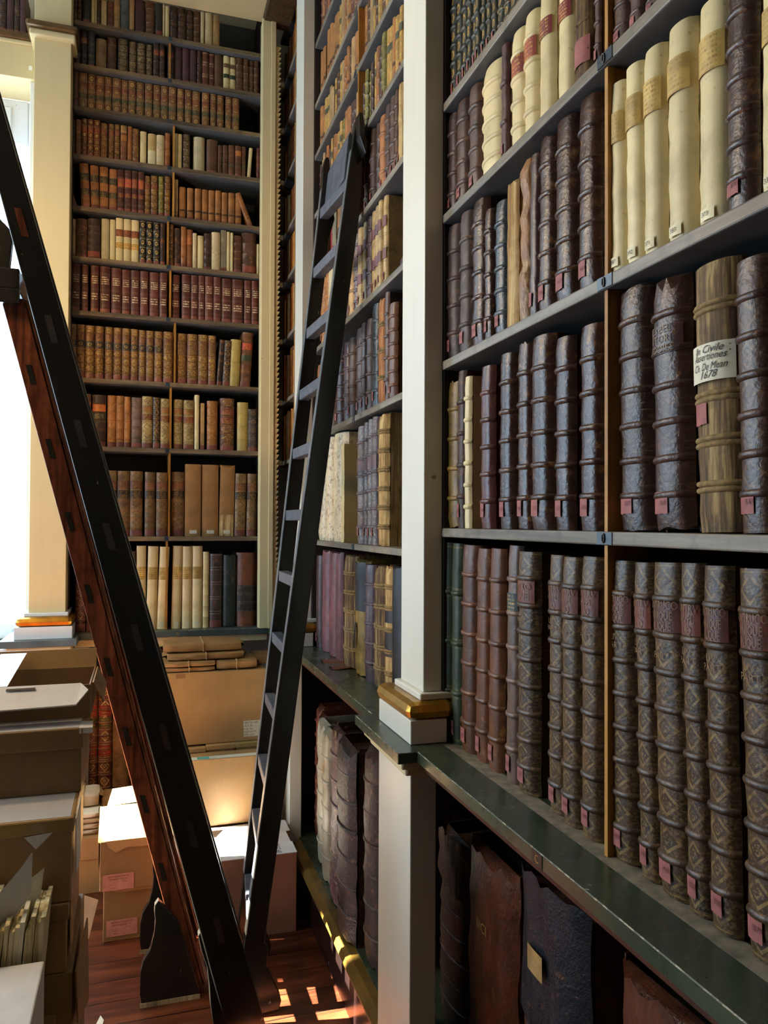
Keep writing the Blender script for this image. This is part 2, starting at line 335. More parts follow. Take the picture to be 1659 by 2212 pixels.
# ------------------------------------------------------------ measured tables (metres)
# BACK/NEAR/MID rows: (shelf height, [(start, end, height, style, lean degrees), ...])
BACK = [(3.578,[(-0.288,-0.2766,0.117,'DK',0),(-0.2761,-0.2587,0.12,'DK',0),(-0.2567,-0.2193,0.123,'BKr',0),(-0.2187,-0.2037,0.12,'CR',0),(-0.2031,-0.1961,0.12,'CR',0),(-0.1951,-0.181,0.12,'DK',0),(-0.1789,-0.1557,0.12,'CM',0),(-0.1536,-0.1277,0.127,'RD',0),(-0.1267,-0.1002,0.139,'TN',0),(-0.0976,-0.0617,0.147,'GB',0),(-0.0612,-0.0405,0.154,'TN',0),(-0.0395,0.0062,0.166,'MR',0),(0.0083,0.0465,0.169,'BR',0),(0.0487,0.0798,0.16,'BKr',0),(0.0808,0.0888,0.159,'CR',0),(0.0904,0.1089,0.151,'CR',0),(0.1115,0.1445,0.173,'DK',0),(0.1462,0.181,0.175,'DK',0),(0.1831,0.2144,0.177,'DK',0),(0.2155,0.2448,0.175,'BR',0),(0.2459,0.2622,0.177,'CM',0),(0.2649,0.2977,0.182,'CM',0),(0.2993,0.3312,0.186,'TN',0)]),(3.392,[(-0.2875,-0.2622,0.161,'DK',0),(-0.2602,-0.2328,0.167,'DKr',0),(-0.2318,-0.2032,0.164,'BKg',0),(-0.1991,-0.1552,0.139,'TNr',0),(-0.1521,-0.114,0.153,'BR',0),(-0.1078,-0.0648,0.153,'GFd',0),(-0.0616,-0.0286,0.15,'GFd',0),(-0.0275,0.0083,0.147,'GFd',0),(0.0099,0.0381,0.15,'GFd',0),(0.0413,0.0675,0.16,'DKr',0),(0.0686,0.0902,0.163,'DKr',0),(0.1029,0.1306,0.165,'DKr',0),(0.1327,0.1664,0.16,'MR',0),(0.1674,0.1991,0.163,'MR',0),(0.1997,0.231,0.164,'MR',0),(0.2316,0.2522,0.163,'DK',0),(0.2533,0.2827,0.171,'RDg',0),(0.2838,0.3084,0.173,'RDg',0),(0.3095,0.3448,0.173,'BRp',0),(0.3481,0.3758,0.171,'C2',0),(0.3769,0.4047,0.172,'C2',0),(0.4059,0.4377,0.166,'BR',0),(0.4389,0.4647,0.165,'BR',0),(0.4659,0.4873,0.165,'BR',0),(0.4879,0.5139,0.17,'BR',0)]),(3.209,[(-0.2884,-0.2685,0.164,'RD',0),(-0.267,-0.2322,0.159,'G3',0),(-0.2301,-0.1986,0.162,'G3',0),(-0.1971,-0.1623,0.164,'G3',0),(-0.1607,-0.1313,0.162,'G3',0),(-0.1288,-0.093,0.163,'G3',0),(-0.092,-0.0638,0.163,'G3',0),(-0.0622,-0.0313,0.162,'G3',0),(-0.0297,0.0051,0.162,'G3',0),(0.0072,0.0396,0.164,'G3',0),(0.0417,0.0748,0.16,'G3',0),(0.0759,0.1076,0.16,'G3',0),(0.1092,0.1426,0.165,'G3',0),(0.1459,0.1758,0.162,'G3',0),(0.1791,0.2097,0.16,'G3',0),(0.2113,0.2465,0.172,'G3',0),(0.2541,0.2868,0.164,'G3',0),(0.2917,0.318,0.164,'G3',0),(0.3208,0.3516,0.169,'G3',0),(0.3594,0.3876,0.167,'G3',0),(0.3898,0.4216,0.176,'G3',0)]),(3.0,[(-0.2953,-0.2795,0.155,'DK',0),(-0.2775,-0.2542,0.16,'ORr',0),(-0.2532,-0.2303,0.167,'G4',0),(-0.2288,-0.2043,0.168,'G4',0),(-0.2033,-0.1776,0.168,'G4',0),(-0.1766,-0.1468,0.162,'GF',0),(-0.1437,-0.1193,0.162,'GF',0),(-0.1183,-0.0959,0.162,'GF',0),(-0.0938,-0.0666,0.16,'TNo',0),(-0.0646,-0.045,0.163,'OR',0),(-0.0439,-0.016,0.155,'GF',0),(-0.0118,0.0157,0.149,'CR',0),(0.021,0.0566,0.144,'CT',0),(0.0576,0.0929,0.143,'CM',0),(0.0944,0.1172,0.158,'OR',0),(0.1315,0.1502,0.163,'CR',0),(0.1512,0.1683,0.162,'CR',0),(0.1726,0.2032,0.164,'GFd',0),(0.2189,0.2687,0.162,'CG',0),(0.2769,0.3262,0.158,'BRp',0),(0.3274,0.3472,0.138,'BR',0),(0.3483,0.3726,0.141,'BR',0),(0.3742,0.4025,0.145,'BRn',0),(0.4042,0.4332,0.145,'BRo',0),(0.4344,0.4534,0.147,'BRn',0),(0.459,0.4748,0.146,'CR',4.0),(0.5036,0.5206,0.151,'RD',0)]),(2.777,[(-0.2851,-0.2653,0.16,'OR',-22.0),(-0.2518,-0.215,0.194,'OB',-3.0),(-0.2119,-0.1778,0.19,'OB',-2.0),(-0.1758,-0.1409,0.191,'OB',-1.0),(-0.1388,-0.1058,0.187,'OB',0),(-0.1048,-0.0762,0.189,'RDr',0),(-0.0751,-0.0458,0.189,'RDr',0),(-0.0448,-0.0195,0.19,'RDr',0),(-0.0184,0.008,0.189,'RDr',0),(0.0091,0.0347,0.177,'GF',0),(0.0362,0.0661,0.181,'GF',0),(0.0687,0.0914,0.181,'OL',0),(0.094,0.1194,0.185,'GF',0),(0.1295,0.1524,0.178,'TP',0),(0.1578,0.1867,0.148,'OC',0),(0.1921,0.2206,0.147,'OC',0),(0.226,0.2541,0.148,'OC',0),(0.2569,0.2846,0.149,'OC',0),(0.2868,0.3147,0.149,'OC',0),(0.3169,0.3427,0.151,'OC',0),(0.3449,0.3725,0.146,'OC',0),(0.3753,0.4041,0.148,'OC',0),(0.4069,0.4342,0.148,'OC',0),(0.4667,0.4893,0.16,'OR',-22.0)]),(2.559,[(-0.2943,-0.2736,0.168,'TN',0),(-0.2716,-0.2274,0.171,'BR',0),(-0.2264,-0.1728,0.178,'DKr2',0),(-0.1693,-0.1364,0.183,'CG',0),(-0.1339,-0.1116,0.182,'CR',0),(-0.1096,-0.0794,0.195,'CL',0),(-0.0779,-0.0466,0.193,'CL',0),(-0.0455,-0.0125,0.192,'CL',0),(-0.0104,0.016,0.194,'BG',0),(0.0176,0.0458,0.193,'BG',0),(0.0479,0.0757,0.194,'BG',0),(0.0778,0.0989,0.194,'DKo',0),(0.1084,0.1365,0.192,'BRd',0),(0.1387,0.1664,0.176,'DKo',0),(0.1674,0.1909,0.185,'OR',0),(0.1915,0.2178,0.177,'ORr',0),(0.2184,0.2368,0.163,'CM',0),(0.2384,0.2671,0.155,'CR',0),(0.2682,0.3003,0.168,'DK',0),(0.3014,0.3419,0.178,'CM',0),(0.3435,0.3678,0.202,'GY',0),(0.3695,0.3844,0.187,'CR',0),(0.3861,0.3983,0.183,'CR',0),(0.3989,0.4373,0.174,'BR',0),(0.4384,0.5047,0.201,'BRr',0),(0.5066,0.5196,0.146,'CR',0)]),(2.3265,[(-0.2889,-0.2519,0.212,'RS',0),(-0.2494,-0.221,0.211,'RS',0),(-0.211,-0.1774,0.208,'RS',0),(-0.1734,-0.13,0.207,'RS',0),(-0.1264,-0.0847,0.203,'RS',0),(-0.0831,-0.0472,0.201,'RS',0),(-0.0452,-0.0085,0.201,'RS',0),(-0.0059,0.0294,0.201,'RS',0),(0.033,0.0759,0.201,'RS',0),(0.077,0.1091,0.202,'RS',0),(0.1266,0.1638,0.199,'RS',0),(0.1723,0.2114,0.205,'RS',0),(0.212,0.2449,0.205,'RS',0),(0.2454,0.2736,0.207,'RS',0),(0.2747,0.3117,0.206,'RS',0),(0.3123,0.3457,0.206,'RS',0),(0.3474,0.3932,0.203,'RS',0),(0.3943,0.4467,0.205,'RS',0),(0.4506,0.4826,0.205,'RS',0),(0.4843,0.5187,0.206,'RS',0)]),(2.038,[(-0.2903,-0.2657,0.233,'G8',0),(-0.2647,-0.232,0.233,'G8',0),(-0.231,-0.193,0.232,'G8',0),(-0.192,-0.1539,0.232,'G8',0),(-0.1508,-0.1174,0.231,'G8',0),(-0.1164,-0.0808,0.231,'G8',0),(-0.0797,-0.046,0.23,'G8',0),(-0.0449,-0.0104,0.231,'G8',0),(-0.0093,0.0197,0.228,'G8',0),(0.0207,0.0551,0.228,'G8',0),(0.0562,0.0913,0.228,'G8',0),(0.0929,0.1362,0.23,'G9',0),(0.15,0.1953,0.226,'G9',0),(0.1969,0.2448,0.227,'G9',0),(0.2453,0.2909,0.228,'G9',0),(0.2909,0.3247,0.227,'G9',0),(0.3275,0.3522,0.212,'DKo',4.0),(0.3539,0.3853,0.209,'DKd',3.0),(0.3842,0.4308,0.216,'CO',2.0),(0.4318,0.481,0.253,'BRx',3.0)]),(1.745,[(-0.2358,-0.2044,0.227,'BRo',0),(-0.1999,-0.1427,0.225,'DX',0),(-0.1376,-0.1022,0.226,'OG',0),(-0.1012,-0.0686,0.226,'OG',0),(-0.068,-0.0419,0.223,'OG',0),(-0.0404,0.0055,0.222,'MV',0),(0.0065,0.0512,0.229,'GD',0),(0.0528,0.0837,0.227,'DKd',0),(0.0847,0.1248,0.223,'GD',0),(0.1417,0.18,0.222,'GD',0),(0.1832,0.2298,0.221,'GD',0),(0.2329,0.2529,0.247,'CR',0),(0.2584,0.2757,0.211,'TP',0),(0.2871,0.334,0.223,'OG',0),(0.3454,0.4094,0.239,'GX',0),(0.4233,0.4736,0.224,'CO',0),(0.4692,0.5215,0.195,'DKs',0)]),(1.356,[(-0.2919,-0.2575,0.329,'GT',0),(-0.255,-0.2129,0.328,'GT',0),(-0.2077,-0.1627,0.291,'GT',0),(-0.1602,-0.1386,0.289,'GT',0),(-0.137,-0.0966,0.287,'GT',0),(-0.093,-0.043,0.286,'GT',0),(-0.042,0.0121,0.286,'GT',0),(0.0209,0.0657,0.284,'GT',0),(0.0693,0.1181,0.283,'GT',0),(0.1334,0.1913,0.287,'GT',0),(0.1933,0.2631,0.323,'PW',0),(0.2674,0.3403,0.323,'PW',0),(0.3436,0.4091,0.324,'PT',1.0),(0.412,0.462,0.286,'GT',1.0),(0.4665,0.5159,0.286,'GT',1.0)]),(0.945,[(-0.2597,-0.2182,0.344,'RG',0),(-0.2152,-0.1913,0.341,'RG',0),(-0.1884,-0.1393,0.346,'RG',0),(-0.1372,-0.0857,0.343,'RG',0),(-0.0836,-0.0403,0.343,'DK',0),(-0.0377,-0.0146,0.345,'DK',0),(-0.0111,0.0291,0.369,'VG',0),(0.0312,0.0749,0.367,'VG',1.0),(0.0749,0.1169,0.364,'VG',2.0),(0.1379,0.1792,0.368,'VG',1.0),(0.1835,0.2268,0.366,'VG',0),(0.2278,0.2725,0.367,'VG',0),(0.2748,0.3018,0.341,'VR',0),(0.304,0.3597,0.332,'DKl',0),(0.3619,0.4225,0.331,'TB',0),(0.4241,0.5208,0.336,'BB',0)])]
NEAR = [(2.35,[(1.6367,1.6089,0.311,'KG',0),(1.6062,1.574,0.29,'KG',0),(1.5715,1.5405,0.269,'KG',0),(1.538,1.5131,0.254,'KG',0),(1.5107,1.4889,0.242,'KG',0),(1.4866,1.4654,0.23,'KG',0),(1.4632,1.4426,0.219,'KG',0),(1.4404,1.4203,0.208,'KG',0),(1.4182,1.3965,0.197,'KG',0),(1.3944,1.3713,0.184,'KG',0),(1.3693,1.3449,0.171,'KG',0),(1.343,1.3174,0.156,'KG',0),(1.3156,1.2891,0.145,'KG',0),(1.2872,1.2599,0.129,'KG',0),(1.2582,1.2285,0.111,'KG',0)]),(2.1015,[(1.6344,1.5746,0.271,'NBs',0),(1.5721,1.5138,0.265,'NBs',0),(1.509,1.4547,0.26,'NBs',0),(1.4526,1.3578,0.251,'VB',0),(1.3479,1.3203,0.252,'MRp',0),(1.3166,1.2645,0.249,'VL',0),(1.261,1.2126,0.237,'VL',0),(1.2077,1.1611,0.233,'VP',0),(1.1398,1.0961,0.205,'VP',0),(1.0864,1.0382,0.193,'EXp',0),(1.0205,1.0045,0.166,'NBs',0),(0.9806,0.9421,0.15,'NBs',0),(0.9366,0.907,0.129,'NBs',0),(0.9029,0.8721,0.111,'NBs',0),(0.8654,0.8303,0.088,'NBs',0),(0.8214,0.7793,0.076,'NBs',0),(0.7713,0.7258,0.043,'NBs',0)]),(1.777,[(1.6402,1.567,0.318,'NBd',0),(1.5491,1.4923,0.302,'NBd',0),(1.4877,1.4237,0.302,'NBb',0),(1.4192,1.3829,0.259,'NBb',0),(1.3809,1.3304,0.257,'NBk',0),(1.3286,1.2832,0.278,'PG',0),(1.276,1.237,0.291,'CV',2.0),(1.2336,1.2033,0.284,'NDp',1.0),(1.21,1.1572,0.308,'NBt',1.0),(1.1497,1.0858,0.326,'NBb',0),(1.0776,1.0215,0.324,'NBb',0),(0.9875,0.9476,0.277,'VN',-1.0),(0.9454,0.9061,0.281,'VN',-1.0),(0.9092,0.8666,0.282,'VN',-0.5),(0.8637,0.8139,0.285,'VN',-0.5),(0.8071,0.7561,0.278,'VN',0),(0.75,0.7038,0.265,'NBp',0),(0.6983,0.6594,0.243,'VN',0)]),(1.409,[(1.6397,1.5641,0.326,'EY',0),(1.5591,1.5238,0.335,'NBd',0),(1.5213,1.4922,0.317,'VS',0),(1.4505,1.3978,0.323,'RDp',0),(1.3606,1.3039,0.329,'NBb',0),(1.2854,1.2357,0.335,'NBt',0),(1.234,1.164,0.332,'NBb',0),(1.1502,1.0963,0.313,'NBb',0),(1.0743,1.0162,0.314,'NBb',0),(0.9699,0.8982,0.341,'NBx',-1.0),(0.8931,0.8223,0.331,'NBy',-1.5),(0.8111,0.7375,0.325,'EXh',-1.5),(0.7345,0.6848,0.311,'NTd',-2.0),(0.6809,0.6307,0.293,'NBb',-2.0)]),(0.945,[(1.6388,1.5977,0.432,'GN',0),(1.595,1.5507,0.431,'GN',0),(1.5456,1.4753,0.429,'BT',1.0),(1.4706,1.4125,0.424,'BT',1.0),(1.4082,1.3523,0.426,'BT',1.0),(1.3306,1.2836,0.434,'BM',1.0),(1.2835,1.2156,0.425,'NT',0),(1.1737,1.1225,0.423,'NTl',0),(1.1224,1.0696,0.422,'NTl',0),(1.0669,1.0146,0.425,'NTl',0),(0.9894,0.9314,0.422,'NTa',-1.0),(0.9177,0.8778,0.422,'NTl',-2.0),(0.8787,0.816,0.424,'NTa',-2.0),(0.8212,0.7805,0.426,'NTl',-2.0),(0.7797,0.7327,0.425,'NTa',-2.0),(0.7213,0.667,0.425,'NTa',-2.0),(0.659,0.6099,0.425,'NTl',-2.0)])]
MID = [(0.945,[(3.0921,2.9883,0.35,'BRr',0),(2.9797,2.9064,0.349,'NDp',0),(2.875,2.7916,0.374,'PU',0),(2.7766,2.6778,0.372,'PU',0),(2.664,2.5851,0.374,'PU',0),(2.572,2.4451,0.368,'EX',0),(2.4275,2.3079,0.358,'TK',0),(2.2973,2.2176,0.349,'PV',0),(2.2127,2.1115,0.351,'EX',0),(2.0982,2.0305,0.357,'EXk',0),(2.0182,1.9437,0.361,'KC',0)]),(1.354,[(3.0422,2.9577,0.391,'VM',0),(2.9495,2.8542,0.39,'VM',0),(2.839,2.7501,0.39,'VM',0),(2.7359,2.5808,0.389,'VM',0),(2.5612,2.5239,0.329,'CB',0),(2.3848,2.315,0.366,'GP',0),(2.315,2.2689,0.371,'GP',0),(2.2689,2.2244,0.375,'GP',0),(2.2245,2.1768,0.381,'GP',0),(2.1537,2.087,0.377,'EXc',0)]),(1.757,[(3.0339,2.9745,0.261,'OR',0),(2.9665,2.9095,0.267,'OR',0),(2.9017,2.847,0.263,'OR',0),(2.8396,2.787,0.269,'BR',0),(2.7799,2.7152,0.267,'BR',0),(2.6946,2.6072,0.269,'RDp',0),(2.5563,2.5069,0.264,'PV',0),(2.5011,2.442,0.266,'NBs',0),(2.4194,2.3476,0.276,'NBs',0),(2.3425,2.2952,0.278,'NBs',0),(2.2902,2.2448,0.278,'NBs',0),(2.2354,2.1779,0.314,'NBk',0),(2.1734,2.1143,0.321,'EXo',0),(2.0968,2.0666,0.318,'NBs',0),(2.0621,2.0083,0.264,'BT',0)]),(2.09,[(3.0522,2.992,0.318,'RD',0),(2.984,2.9263,0.315,'RD',0),(2.9186,2.8632,0.313,'OG',0),(2.8558,2.8026,0.311,'OG',0),(2.7955,2.7371,0.304,'CM',0),(2.7303,2.6744,0.295,'MR',0),(2.6679,2.6144,0.291,'MR',0),(2.6082,2.5569,0.295,'BR',0),(2.5509,2.5016,0.291,'BR',0),(2.4958,2.4426,0.286,'TNs',0),(2.4372,2.3918,0.284,'GP',0),(2.381,2.3375,0.28,'TU',0),(2.3271,2.2854,0.275,'TU',0),(2.2856,2.2453,0.274,'PV',0),(2.2406,2.2017,0.278,'TU',0),(2.1971,2.1595,0.276,'TU',0),(2.1552,2.1234,0.284,'TU',0),(2.1191,2.0882,0.288,'TU',0)]),(2.37,[(3.0616,3.0181,0.467,'BR',0),(3.0098,2.9759,0.454,'BR',0),(2.9678,2.9349,0.442,'BR',0),(2.927,2.8869,0.43,'BR',0),(2.7811,2.7304,0.41,'RDx',0),(2.7235,2.6679,0.389,'GY',0),(2.6615,2.6016,0.379,'OC',0),(2.5889,2.5258,0.354,'OC',0),(2.5139,2.4658,0.337,'OC',0),(2.3264,2.2744,0.232,'BR',0),(2.2547,2.2104,0.225,'NBs',0),(2.2011,2.1726,0.22,'NBs',0),(2.1636,2.1136,0.22,'OR',0),(2.1054,2.0662,0.256,'NBs',0),(2.0622,2.0204,0.252,'NBs',0),(2.0165,1.9923,0.247,'NBs',0),(1.9885,1.9494,0.251,'EXt',0)]),(2.62,[(2.95,2.9232,0.176,'NBs',0),(2.9217,2.8903,0.183,'TN',0),(2.8888,2.8616,0.195,'TN',0),(2.8601,2.8273,0.177,'OC',0),(2.8258,2.7991,0.193,'OR',0),(2.7976,2.7608,0.167,'NBs',0),(2.7593,2.7364,0.19,'GO',0),(2.7349,2.7035,0.191,'OR',0),(2.702,2.6721,0.178,'OC',0),(2.6706,2.631,0.169,'GO',0),(2.6295,2.6023,0.188,'GO',0),(2.6008,2.5704,0.182,'OL',0),(2.5689,2.5352,0.192,'OC',0),(2.5337,2.4946,0.185,'OC',0),(2.4931,2.4571,0.181,'NBs',0),(2.4556,2.4222,0.171,'NBs',0),(2.4207,2.3934,0.179,'TN',0),(2.3919,2.3681,0.177,'OC',0),(2.3666,2.3442,0.177,'OC',0),(2.3427,2.3198,0.166,'NBs',0),(2.3183,2.2897,0.194,'OL',0),(2.2731,2.2464,0.168,'OL',0),(2.2449,2.2223,0.177,'NBs',0),(2.2208,2.1935,0.194,'GO',0),(2.192,2.1637,0.192,'OR',0),(2.1622,2.1327,0.177,'NBs',0),(2.1312,2.0956,0.194,'OL',0),(2.0941,2.0666,0.186,'GO',0),(2.0651,2.0344,0.174,'GO',0),(2.0329,2.0107,0.182,'OC',0),(2.0092,1.9796,0.169,'GO',0),(1.9781,1.9468,0.176,'GO',0),(1.9294,1.8926,0.185,'GO',0),(1.8911,1.8641,0.183,'GO',0),(1.8626,1.8371,0.188,'NBs',0)]),(2.85,[(2.95,2.9155,0.17,'OC',0),(2.914,2.8752,0.156,'OC',0),(2.8737,2.8337,0.162,'GO',0),(2.8322,2.8026,0.156,'GO',0),(2.8011,2.7709,0.172,'TN',0),(2.7694,2.7442,0.153,'TN',0),(2.7147,2.6901,0.155,'GO',0),(2.6886,2.6474,0.154,'BR',0),(2.6459,2.6047,0.167,'GO',0),(2.6032,2.5776,0.155,'TN',0),(2.5761,2.5481,0.154,'OR',0),(2.5466,2.5193,0.17,'OC',0),(2.5178,2.4839,0.152,'BR',0),(2.4824,2.444,0.158,'TN',0),(2.4425,2.4111,0.156,'OC',0),(2.4096,2.3686,0.16,'TN',0),(2.3671,2.3378,0.15,'OC',0),(2.3363,2.3001,0.174,'OC',0),(2.2986,2.2615,0.174,'BR',0),(2.26,2.2278,0.156,'TN',0),(2.2263,2.2021,0.17,'GO',0),(2.2006,2.1779,0.152,'BR',0),(2.1764,2.1441,0.154,'GO',0),(2.1426,2.1021,0.158,'BR',0),(2.1006,2.0725,0.166,'GO',0),(2.071,2.0291,0.151,'TN',0),(2.0276,2.0049,0.159,'GO',0),(2.0034,1.9723,0.151,'OC',0),(1.9708,1.9328,0.155,'OR',0),(1.9313,1.8967,0.153,'TN',0),(1.8739,1.8444,0.154,'OR',0)]),(3.05,[(2.95,2.9215,0.186,'OC',0),(2.92,2.8816,0.183,'OR',0),(2.8801,2.8573,0.163,'OC',0),(2.8324,2.7993,0.198,'OC',0),(2.7978,2.7643,0.199,'OC',0),(2.7628,2.7297,0.177,'OC',0),(2.7282,2.6948,0.187,'OC',0),(2.6933,2.6596,0.175,'OC',0),(2.6581,2.6248,0.18,'GO',0),(2.6233,2.5858,0.197,'TN',0),(2.5843,2.5563,0.188,'OR',0),(2.5548,2.5312,0.18,'TN',0),(2.5297,2.4931,0.199,'OC',0),(2.4916,2.4593,0.174,'RD',0),(2.4578,2.4274,0.163,'TN',0),(2.4259,2.3971,0.18,'RD',0),(2.3956,2.3722,0.171,'OC',0),(2.3707,2.3475,0.186,'RD',0),(2.346,2.3183,0.187,'OC',0),(2.3168,2.276,0.184,'RD',0),(2.2745,2.2513,0.165,'OR',0),(2.2498,2.2199,0.18,'OR',0),(2.2184,2.1874,0.195,'GO',0),(2.1859,2.1466,0.177,'TN',0),(2.1451,2.1094,0.169,'OC',0),(2.1079,2.0824,0.169,'RD',0),(2.0809,2.0423,0.171,'OR',0),(2.0408,2.0104,0.183,'OR',0),(2.0089,1.9731,0.185,'OC',0),(1.9716,1.9405,0.198,'GO',0),(1.939,1.909,0.179,'GO',0),(1.9075,1.8843,0.168,'OR',0),(1.8828,1.8586,0.164,'OR',0)]),(3.29,[(2.95,2.9187,0.186,'RD',0),(2.9172,2.8951,0.216,'OC',0),(2.8936,2.8649,0.208,'RD',0),(2.8634,2.8339,0.198,'RD',0),(2.8324,2.8019,0.182,'OR',0),(2.8004,2.7683,0.204,'RD',0),(2.7668,2.7371,0.184,'OR',0),(2.7356,2.7095,0.212,'OC',0),(2.708,2.6705,0.196,'OR',0),(2.669,2.6309,0.215,'BR',0),(2.6294,2.6063,0.2,'OC',0),(2.6048,2.578,0.214,'GO',0),(2.5765,2.5545,0.188,'OR',0),(2.553,2.5243,0.185,'OC',0),(2.5228,2.4908,0.202,'OR',0),(2.4893,2.4589,0.206,'OC',0),(2.4574,2.4214,0.218,'RD',0),(2.3966,2.3554,0.204,'OR',0),(2.3539,2.317,0.203,'OC',0),(2.3155,2.2911,0.218,'OR',0),(2.2896,2.2644,0.209,'RD',0),(2.2629,2.2304,0.208,'OR',0),(2.2289,2.2047,0.195,'OR',0),(2.2032,2.1732,0.203,'OC',0),(2.1717,2.1421,0.18,'OC',0),(2.1406,2.1143,0.193,'OC',0),(2.1128,2.0847,0.201,'OC',0),(2.0832,2.0607,0.212,'BR',0),(2.0592,2.0303,0.203,'OC',0),(2.0288,1.9983,0.219,'BR',0),(1.9968,1.9646,0.202,'OR',0),(1.9631,1.9277,0.214,'OR',0),(1.9262,1.9036,0.212,'OR',0),(1.9021,1.8612,0.204,'OC',0)])]
CORNER = [3.782,3.505,3.284,3.036,2.776,2.55,2.28,1.991,1.707,0.945]
BL_L = [(-0.2714,1.9478),(-0.1828,1.6449),(-0.0389,1.0935),(0.032,0.8003),(0.1026,0.5386),(0.1692,0.3122),(0.2166,0.0984)]
BL_R = [(-0.1969,1.954),(-0.1053,1.6478),(0.0416,1.0901),(0.1201,0.793),(0.2085,0.526),(0.2744,0.2965),(0.3295,0.0783)]
BL_M = [(-0.3046,2.1921),(-0.2396,1.9698),(0.0095,1.0853),(0.0785,0.8326),(0.145,0.58)]
BR_L = [(-0.3761,2.044),(-0.3649,1.9976),(-0.2868,1.6653),(-0.1109,1.0622),(-0.0454,0.7422),(0.0123,0.5142),(0.0992,0.2095),(0.153,0.0155)]
BR_R = [(-0.3124,2.0497),(-0.3022,2.0028),(-0.2143,1.668),(-0.0442,1.0594),(0.0354,0.7355),(0.0862,0.5059),(0.1651,0.1996),(0.1855,0.0098)]
BR_M = [(-0.0848,0.9949),(-0.0329,0.7887),(0.0196,0.5855),(0.0726,0.3788),(0.1275,0.1709)]
BR_F = [(0.0621,0.3074),(0.0518,0.2939),(0.0506,0.2752),(0.0534,0.2504),(0.0511,0.2143),(0.0398,0.1662),(0.0193,0.1331),(0.0131,0.1046),(0.0123,0.0404),(0.0178,0.0072),(0.1653,-0.0027),(0.184,0.0215),(0.1194,0.2367)]
RL_L = [(0.615,2.6402),(0.5581,2.2302),(0.45,1.3775),(0.4061,1.0455),(0.3545,0.6673),(0.318,0.3545)]
RL_FAR = [(0.5869,2.6351),(0.55,2.2738),(0.4536,1.372),(0.4258,1.1496),(0.395,0.8552),(0.3667,0.5651),(0.3299,0.258)]
RL_R = [(0.6391,2.4716),(0.6114,2.2149),(0.5091,1.3775),(0.4479,0.9259),(0.414,0.6496),(0.3548,0.209)]
RL_T = [(0.6051,2.5936),(0.6165,2.6348),(0.628,2.6592),(0.6396,2.6639),(0.647,2.6566),(0.6724,2.5585),(0.6406,2.4718)]
RL_F = [(0.3548,0.209),(0.3643,0.1982),(0.3658,0.1755),(0.362,0.1363),(0.3797,0.0963),(0.3988,0.0571),(0.4043,0.0322),(0.3977,0.0081),(0.3535,0.0002),(0.3204,0.001)]
RL_RUNG = [(0.588,2.4613),(0.5664,2.2585),(0.5412,2.0524),(0.5177,1.8451),(0.4958,1.6484),(0.4713,1.4443),(0.4454,1.2449),(0.4184,1.0443),(0.3923,0.8455),(0.3699,0.6481),(0.3491,0.4732),(0.3272,0.2646)]
# ------------------------------------------------------------ the setting
def struct(name, mat, boxes, bevel=0.0):
    m = MB()
    for b in boxes: m.box(*b)
    o = m.build(name, mat, bevel=bevel); o['kind'] = 'structure'; return o
ROOMW = plain('room_plaster', 'cfc6ae', .8, 0, .06, 3); DIMW = plain('dark_wall_paint', '4a3d30', .8, 0, .1, 3)
struct('floor', FLOORM, [(-2.7, 1.1, -1.6, 4.1, -.06, 0)])
struct('ceiling', ROOMW, [(-2.7, 1.1, -1.6, 4.1, 4.3, 4.4)])
struct('wall_right', ROOMW, [(1.0, 1.1, -1.6, 4.1, 0, 4.3)])
struct('wall_front', DIMW, [(-2.6, 1.0, -1.6, -1.5, 0, 4.3)])
struct('wall_back', ROOMW, [(-.44, 1.0, 3.87, 4.0, 0, 4.3), (-1.25, -.44, 3.78, 4.0, 0, .9), (-1.25, -.44, 3.78, 4.0, 3.32, 4.3), (-1.4, -1.25, 3.78, 4.0, 0, 4.3), (-2.4, -1.4, 3.78, 4.0, 0, .9), (-2.4, -1.4, 3.78, 4.0, 3.32, 4.3), (-2.6, -2.4, 3.78, 4.0, 0, 4.3)])
struct('wall_left', DIMW, [(-2.7, -2.6, -1.5, 1.5, 0, 4.3), (-2.7, -2.6, 3.4, 4.0, 0, 4.3), (-2.7, -2.6, 1.5, 3.4, 0, .85), (-2.7, -2.6, 1.5, 2.5, 2.9, 4.3), (-2.7, -2.6, 2.5, 3.4, 2.9, 3.32), (-2.7, -2.6, 2.5, 2.83, 3.32, 3.42), (-2.7, -2.6, 2.83, 3.05, 3.32, 4.3), (-2.7, -2.6, 2.5, 2.83, 4.12, 4.3), (-2.7, -2.6, 3.05, 3.4, 3.95, 4.3)])
